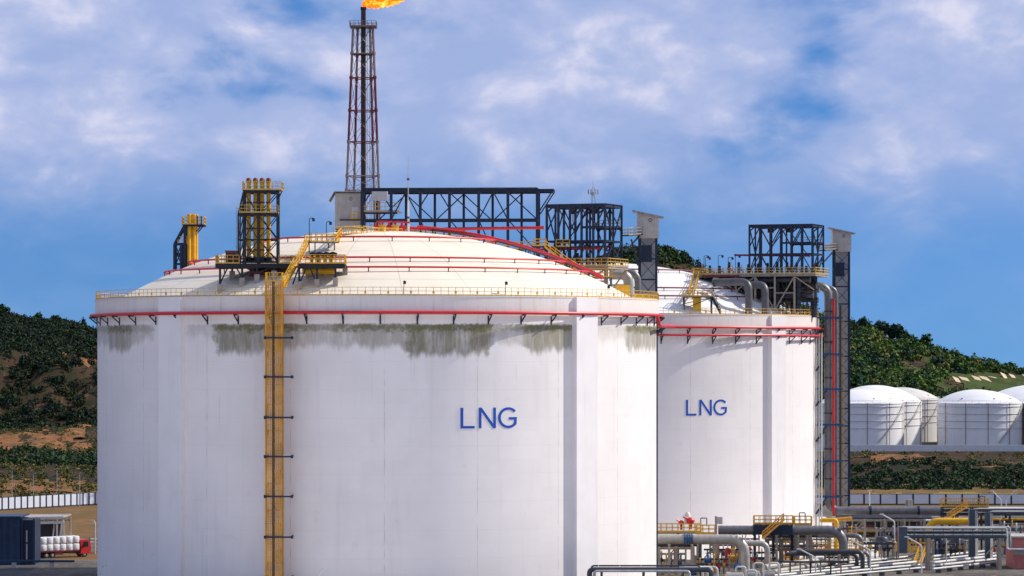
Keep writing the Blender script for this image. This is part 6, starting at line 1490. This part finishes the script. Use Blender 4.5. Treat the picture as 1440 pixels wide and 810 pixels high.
# lamp posts with bent arms
lp = None
for k, (px, pyb, pyt, ax, ay, lb) in enumerate(((1258, 775, 733, 1240, 723, 'behind the slate bridge, left'), (1224, 811, 774, 1201, 762, 'in front of the white low pipes'), (1147, 812, 784, 1124, 772, 'nearest the thick pale pipe'), (1296, 806, 767, 1275, 755, 'in front of the slate bridge'),
                                               (1331, 797, 755, 1331, 754, 'straight one under the slate bridge'), (1408, 735, 703, 1395, 690, 'far right, left of a pair'), (1415, 735, 703, 1428, 690, 'far right, right of a pair'), (1223, 738, 700, 1223, 690, 'straight one before the wide fence'), (141, 812, 800, 146, 795, 'at the left foot of the tank'), (444, 845, 812, 456, 800, 'tip showing at the bottom edge before the tank'), (134, 779, 735, 130, 732, 'beside the left wall of the tank'))):
    g = G(px, pyb); Y = g.y; top = P(px, pyt, Y); arm = P(ax, ay, Y)
    if k == 9: g.y = 445; Y = 445; g.x = Xp(px, Y); top = P(px, pyt, Y); arm = P(ax, ay, Y)
    if k == 8: g = Vector((Xp(px, 470), 470, 0)); Y = 470; top = P(px, pyt, Y); arm = P(ax, ay, Y)
    t = thing('lamp_post', 'thin pale lamp post with bent arm, ' + lb if ax != px else 'thin pale lamp post, ' + lb, 'lamp post', g, 'pale lamp posts in the yard')
    MB().tube(bent([g, top, arm] if (arm - top).length > .3 else [g, top, top + Vector((0,0,.5))], .5), [.10] * len(bent([g, top, arm], .5)) if (arm - top).length > .3 else .08, 8).build('pole', 'white_steel', t)
    MB().obox(arm, .7, .25, .16).build('lamp_head', 'white_steel', t, smooth=False)

# ------------------------------------------------------------------ left yard: blue shed, canopy, loaded truck
def shed():
    Y = 531.0; x0, x1 = Xp(-70, Y), Xp(28, Y); h = Zp(728, Y)
    t = thing('blue_shed', 'dark blue corrugated shed at the lower left photo edge', 'building', ((x0+x1)/2, Y, 0))
    b = MB(); n = int((x1 - x0) / .55); pts = []
    for i in range(n + 1):
        x = x0 + (x1 - x0)*i/n; pts += [(x, Y - (.0 if i % 2 else .22))]
    for k, (x, y) in enumerate(pts): b.v += [(x, y, 0), (x, y, h)]
    for k in range(len(pts) - 1): b.f.append((2*k, 2*k+2, 2*k+3, 2*k+1))
    b.build('wall', 'shed_blue', t, smooth=False)
    MB().box(x0, x1, Y + .01, Y + 9, 0, h - .3).build('body', 'shed_blue', t, smooth=False)
    MB().box(x0 - .2, x1 + .2, Y - .35, Y + 9.2, h, h + .25).build('roof', 'shed_blue', t, smooth=False)
    xd = Xp(47, Y)
    MB().box(x1, xd, Y + .6, Y + 8, 0, h - .4).build('gate_body', 'navy_steel', t, smooth=False)
    for px in (28.5, 46): MB().box(Xp(px, Y), Xp(px, Y) + .35, Y + .2, Y + .6, 0, h - .2).build('gate_post', 'shed_blue', t, smooth=False)
    for a, c in ((0.9, 3.4), (3.7, 5.6)): MB().box(Xp(36, Y), Xp(38, Y), Y + .45, Y + .58, a, c).build('gate_strip', 'cladding', t, smooth=False)
    MB().box(x0, Xp(105, 524), 523.5, 524.0, .9, 1.25).build('ledge', 'shed_blue', t, smooth=False)
    for px in (-40, 17, 70): MB().box(Xp(px, 524), Xp(px, 524) + .7, 523.55, 523.95, 0, .9).build('ledge_post', 'concrete', t, smooth=False)
shed()
def canopy():
    Y = 572.0; t = thing('canopy_frame', 'white steel loading canopy frame behind the truck', 'canopy', (Xp(60, Y), Y, 0)); X = lambda px: Xp(px, Y)
    for px in (30, 55, 80, 89):
        for y in (Y, Y + 9): MB().ibeam((X(px), y, 0), (X(px), y, Zp(731, Y)), .3, .3).build('post', 'white_steel', t, smooth=False)
    for py in (728.5, 736):
        for y in (Y - .2, Y + 9.2): MB().bar((X(26), y, Zp(py, Y)), (X(90), y, Zp(py - 1.2, Y)), .22, .35).build('beam', 'white_steel', t, smooth=False)
    for i in range(10):
        a, c = X(26 + 6.4*i), X(26 + 6.4*(i+1)); MB().bar((a, Y - .2, Zp(736 if i % 2 else 728.5, Y)), (c, Y - .2, Zp(728.5 if i % 2 else 736, Y)), .12).build('web', 'galvanised', t, smooth=False)
    MB().box(X(26), X(90), Y + .2, Y + 9, Zp(728, Y), Zp(727, Y)).build('roof_sheet', 'pedestal', t, smooth=False)
    for px in (68, 78): MB().bar((X(px), Y + 4, 0), (X(px) + .5, Y + 4, Zp(734, Y)), .2).build('brace', 'white_steel', t, smooth=False)
    MB().box(X(30), X(76), Y + 8.6, Y + 8.9, 0, Zp(738, Y)).build('back_wall', 'dark_pipe', t, smooth=False)
canopy()
def truck():
    th = R(33); o0 = G(57, 785.5); Lb, Wb = 7.2, 2.5
    root = thing('truck', 'flatbed truck with red cab loaded with white bales, lower left', 'truck', o0)
    ca, sa = math.cos(th), math.sin(th)
    def W(x, y, z): return Vector((o0.x + x*ca - y*sa, o0.y + x*sa + y*ca, z))
    def wb(b, x0, x1, y0, y1, z0, z1): 
        c = W((x0+x1)/2, (y0+y1)/2, (z0+z1)/2); b.obox(c, x1-x0, y1-y0, z1-z0, th); return b
    wb(MB(), 0, Lb, 0, Wb, 1.0, 1.2).build('bed', 'dark_red', root, smooth=False); wb(MB(), 0, Lb + 2, .8, 1.7, .7, 1.0).build('chassis', 'black_steel', root, smooth=False)
    wb(MB(), 2.6, 4.2, .05, .5, .5, .95).build('side_box', 'dark_red', root, smooth=False)
    b = MB(); prof = [(Lb + .25, .55), (Lb + 2.1, .55), (Lb + 2.15, 1.5), (Lb + 1.95, 2.75), (Lb + 1.6, 2.95), (Lb + .25, 2.95)]
    n = len(prof); b.add([W(x, y, z) for y in (.05, Wb - .05) for x, z in prof], [tuple(range(n)), tuple(range(2*n-1, n-1, -1))] + [(i, i+n, (i+1) % n + n, (i+1) % n) for i in range(n)])
    cab = b.build('cab', 'truck_red', root, smooth=False)
    wb(MB(), Lb + .75, Lb + 1.6, .0, .06, 1.75, 2.6).build('side_window', 'glass_dark', cab, smooth=False); wb(MB(), Lb + .7, Lb + .75, -.12, .05, 1.6, 2.2).build('mirror', 'black_steel', cab, smooth=False)
    MB().add([W(Lb + 2.16, .2, 1.65), W(Lb + 2.16, Wb - .2, 1.65), W(Lb + 2.0, Wb - .2, 2.7), W(Lb + 2.0, .2, 2.7)], [(0,1,2,3)]).build('windscreen', 'glass_dark', cab, smooth=False)
    for x in (1.2, 2.3, Lb - .2 + 1.2):
        for y in (.12, Wb - .42):
            a, c = W(x, y, .5), W(x, y + .3, .5); tw = MB().tube([a, c], .5, 16).build('wheel', 'black_rubber', root); MB().tube([W(x, y - .02, .5), W(x, y + .05, .5)], .25, 10).build('rim', 'galvanised', tw)
    # bales
    rb = random.Random(5); proto = None
    for lv in range(2):
        for i in range(6 if lv == 0 else 6):
            for j in range(2):
                sx, sy, sz = Lb/6 - .03, Wb/2 - .02, 1.12
                bm_ = MB(); q = .1; vs = []
                for zz_, k in ((-.5, 1), (-.5 + .12, 0), (.5 - .12, 0), (.5, 1)):
                    for ax_, ay_ in ((-.5+q,-.5),(.5-q,-.5),(.5,-.5+q),(.5,.5-q),(.5-q,.5),(-.5+q,.5),(-.5,.5-q),(-.5,-.5+q)):
                        f_ = .9 if k else 1.0; jj = 1 + rb.uniform(-.03, .03)
                        vs.append((ax_*sx*f_*jj, ay_*sy*f_*jj, zz_*sz))
                bm_.v = vs; bm_.f = [tuple(range(7, -1, -1)), tuple(range(24, 32))]
                for r_ in range(3):
                    for s_ in range(8): bm_.f.append((r_*8 + s_, r_*8 + (s_+1) % 8, (r_+1)*8 + (s_+1) % 8, (r_+1)*8 + s_))
                o = bm_.build('bale', 'bale_white', None, sharp=60); o.rotation_euler.z = th + rb.uniform(-.02, .02)
                o.location = W((i + .5) * Lb/6, (j + .5) * Wb/2, 1.2 + sz*.5 + lv*(sz + .01) + (.12 * (i / 5)) * lv)
                tag(o, 'white wrapped bale on the truck, %s tier, %s row, %s from its tail' % (('lower', 'upper')[lv], ('near', 'far')[j], ORD[i]), 'bale', 'white bales on the truck')
truck()
for k, (px, Y, L, h) in enumerate(((118, 562, 1.9, 2.2), (126, 566, 1.6, 2.6))):
    t = thing('storage_rack', ('lower', 'taller')[k] + ' blue and white rack beside the left wall of the tank', 'rack', (Xp(px, Y), Y, 0), 'racks by the tank')
    for q in range(4): MB().box(Xp(px, Y), Xp(px, Y) + L, Y, Y + 1, .25 + q*h/4, .33 + q*h/4).build('shelf', 'white_steel', t, smooth=False)
    for x in (0, L): MB().box(Xp(px, Y) + x - .05, Xp(px, Y) + x + .05, Y, Y + 1, 0, h).build('upright', 'blue_paint', t, smooth=False)
one('yellow_bin', MB().box(Xp(92, 580), Xp(104, 580), 580, 582, 0, 1.6).box(Xp(91.5, 580), Xp(104.5, 580), 579.9, 582.1, 1.6, 1.7), 'stair_ochre', 'ochre bin behind the truck cab', 'bin')

# dark pump shelter behind the tan rack
def pump_shelter():
    Y = 613.0; x0, x1 = Xp(1182, Y), Xp(1312, Y); t = thing('pump_shelter', 'low dark pump shelter behind the tan pipe rack', 'building', ((x0+x1)/2, Y, 0)); h = Zp(731, Y)
    MB().box(x0, x1, Y + 1.2, Y + 6, 0, h - .3).build('wall', 'dark_pipe', t, smooth=False); MB().box(x0 - .5, x1 + .5, Y, Y + 6.5, h - .3, h - .1).build('roof', 'grey_cladding', t, smooth=False)
    n = 8
    for i in range(n + 1): MB().box(x0 + (x1-x0-.25)*i/n, x0 + (x1-x0-.25)*i/n + .25, Y + .2, Y + .45, 0, h - .3).build('post', 'tan_steel', t, smooth=False)
    for i in range(n):
        xa = x0 + (x1-x0)*(i + .3)/n
        if i % 3 != 1: MB().box(xa, xa + 1.0, Y + 1.1, Y + 1.19, .1, 2.2).build('door', ('navy_steel', 'grey_cladding', 'brown_red')[i % 3], t, smooth=False)
        else: MB().box(xa - .2, xa + 1.2, Y + 1.08, Y + 1.19, 1.0, 2.0).build('window', 'glass_dark', t, smooth=False)
pump_shelter()

# valve manifolds crowding the yard floor
def manifold(px, Y, n, h, label, ms=('grey_pipe', 'yellow_paint')):
    rg = random.Random(int(px * 7 + Y)); x = Xp(px, Y); t = thing('valve_manifold', label, 'manifold', (x, Y, 0), 'valve manifolds in the yard'); sp = .75
    MB().tube([(x - .5, Y, h*.55), (x + n*sp, Y, h*.55)], .22, 10).build('header', ms[0], t); MB().tube([(x - .5, Y + .9, h*.85), (x + n*sp, Y + .9, h*.85)], .16, 10).build('header', ms[0], t)
    for i in range(n):
        xx = x + i*sp; hh = h * rg.uniform(.75, 1.15); r_ = rg.uniform(.08, .17)
        MB().tube(bent([(xx, Y - .1, 0), (xx, Y - .1, hh), (xx + .1, Y + .9, hh), (xx + .1, Y + .9, .2)], .25), r_, 8).build('riser', rg.choice(('grey_pipe', 'white_pipe', 'dark_pipe', ms[1], 'galvanised')), t)
        zz = hh * rg.uniform(.35, .6); c = rg.choice(('blue_paint', 'yellow_paint', 'red_pipe', 'stair_ochre', 'black_steel'))
        v = MB().obox((xx, Y - .2, zz), .42, .42, .5).build('valve_body', c, t, smooth=False)
        b = MB(); b.tube([(xx, Y - .3, zz), (xx, Y - .75, zz)], .05, 6); b.tube([(xx, Y - .72, zz), (xx, Y - .78, zz)], .24, 12); b.build('hand_wheel', c, v)
    for xx in (x - .6, x + n*sp + .1):
        for y in (Y - .4, Y + 1.2): MB().ibeam((xx, y, 0), (xx, y, h*1.05), .2, .2).build('post', 'tan_steel', t, smooth=False)
        MB().bar((xx, Y - .5, h*1.05), (xx, Y + 1.3, h*1.05), .2).build('beam', 'tan_steel', t, smooth=False)
for k, (px, Y, n, h, lb, ms) in enumerate(((930, 515, 5, 3.2, 'beside the right edge of the front tank', ('grey_pipe', 'yellow_paint')), (984, 510, 6, 2.6, 'under the thick pale pipe', ('dark_pipe', 'stair_ochre')), (1004, 536, 5, 3.4, 'in front of the rear tank foot, left', ('grey_pipe', 'red_pipe')), (1058, 524, 5, 2.8, 'between the two thick pipes', ('dark_pipe', 'yellow_paint')),
                                        (1092, 545, 6, 3.4, 'under the walkway over the thick grey pipe', ('dark_pipe', 'stair_ochre')), (1136, 556, 5, 3.2, 'in front of the rear tank foot, right', ('grey_pipe', 'yellow_paint')), (1166, 520, 4, 2.2, 'beside the grey elbow', ('dark_pipe', 'blue_paint')), (1218, 552, 6, 2.8, 'behind the white lamp posts', ('dark_pipe', 'yellow_paint')),
                                        (1238, 580, 6, 3.2, 'in front of the dark shelter', ('grey_pipe', 'brown_red')), (1276, 566, 5, 3.0, 'behind the yellow railed platform', ('dark_pipe', 'yellow_paint')), (1318, 545, 6, 3.0, 'under the left part of the slate bridge', ('dark_pipe', 'stair_ochre')), (1344, 575, 6, 3.6, 'behind the middle of the slate bridge', ('grey_pipe', 'yellow_paint')),
                                        (1398, 552, 5, 3.4, 'behind the right end of the slate bridge', ('dark_pipe', 'brown_red')), (1412, 600, 6, 3.6, 'near the right photo edge', ('grey_pipe', 'yellow_paint')), (1036, 560, 5, 3.0, 'close to the rear tank wall', ('dark_pipe', 'galvanised')), (1180, 590, 4, 3.2, 'at the foot of the downcomer', ('dark_pipe', 'yellow_paint')))):
    manifold(px, Y, n, h, 'crowded valve manifold ' + lb, ms)
for k, (px0, px1, Y, lb) in enumerate(((1090, 1190, 500, 'front part of the yard'), (1200, 1262, 548, 'middle of the yard'), (1310, 1400, 562, 'behind the slate bridge'), (990, 1060, 532, 'left part of the yard'))):
    t = thing('cable_tray', 'dark raised cable tray crossing the %s' % lb, 'cable tray', (Xp(px0, Y), Y, 0), 'raised cable trays'); z = 2.3
    MB().box(Xp(px0, Y), Xp(px1, Y), Y, Y + .8, z, z + .15).build('tray', 'dark_pipe', t, smooth=False)
    for i in range(7): x = Xp(px0 + (px1-px0)*(i + .5)/7, Y); MB().ibeam((x, Y + .4, 0), (x, Y + .4, z), .22, .22).build('post', 'black_steel' if i % 2 else 'tan_steel', t, smooth=False)
    for j in range(3): MB().tube([(Xp(px0, Y), Y + .15 + .25*j, z + .2), (Xp(px1, Y), Y + .15 + .25*j, z + .2)], .06, 6).build('cable', 'black_rubber', t)
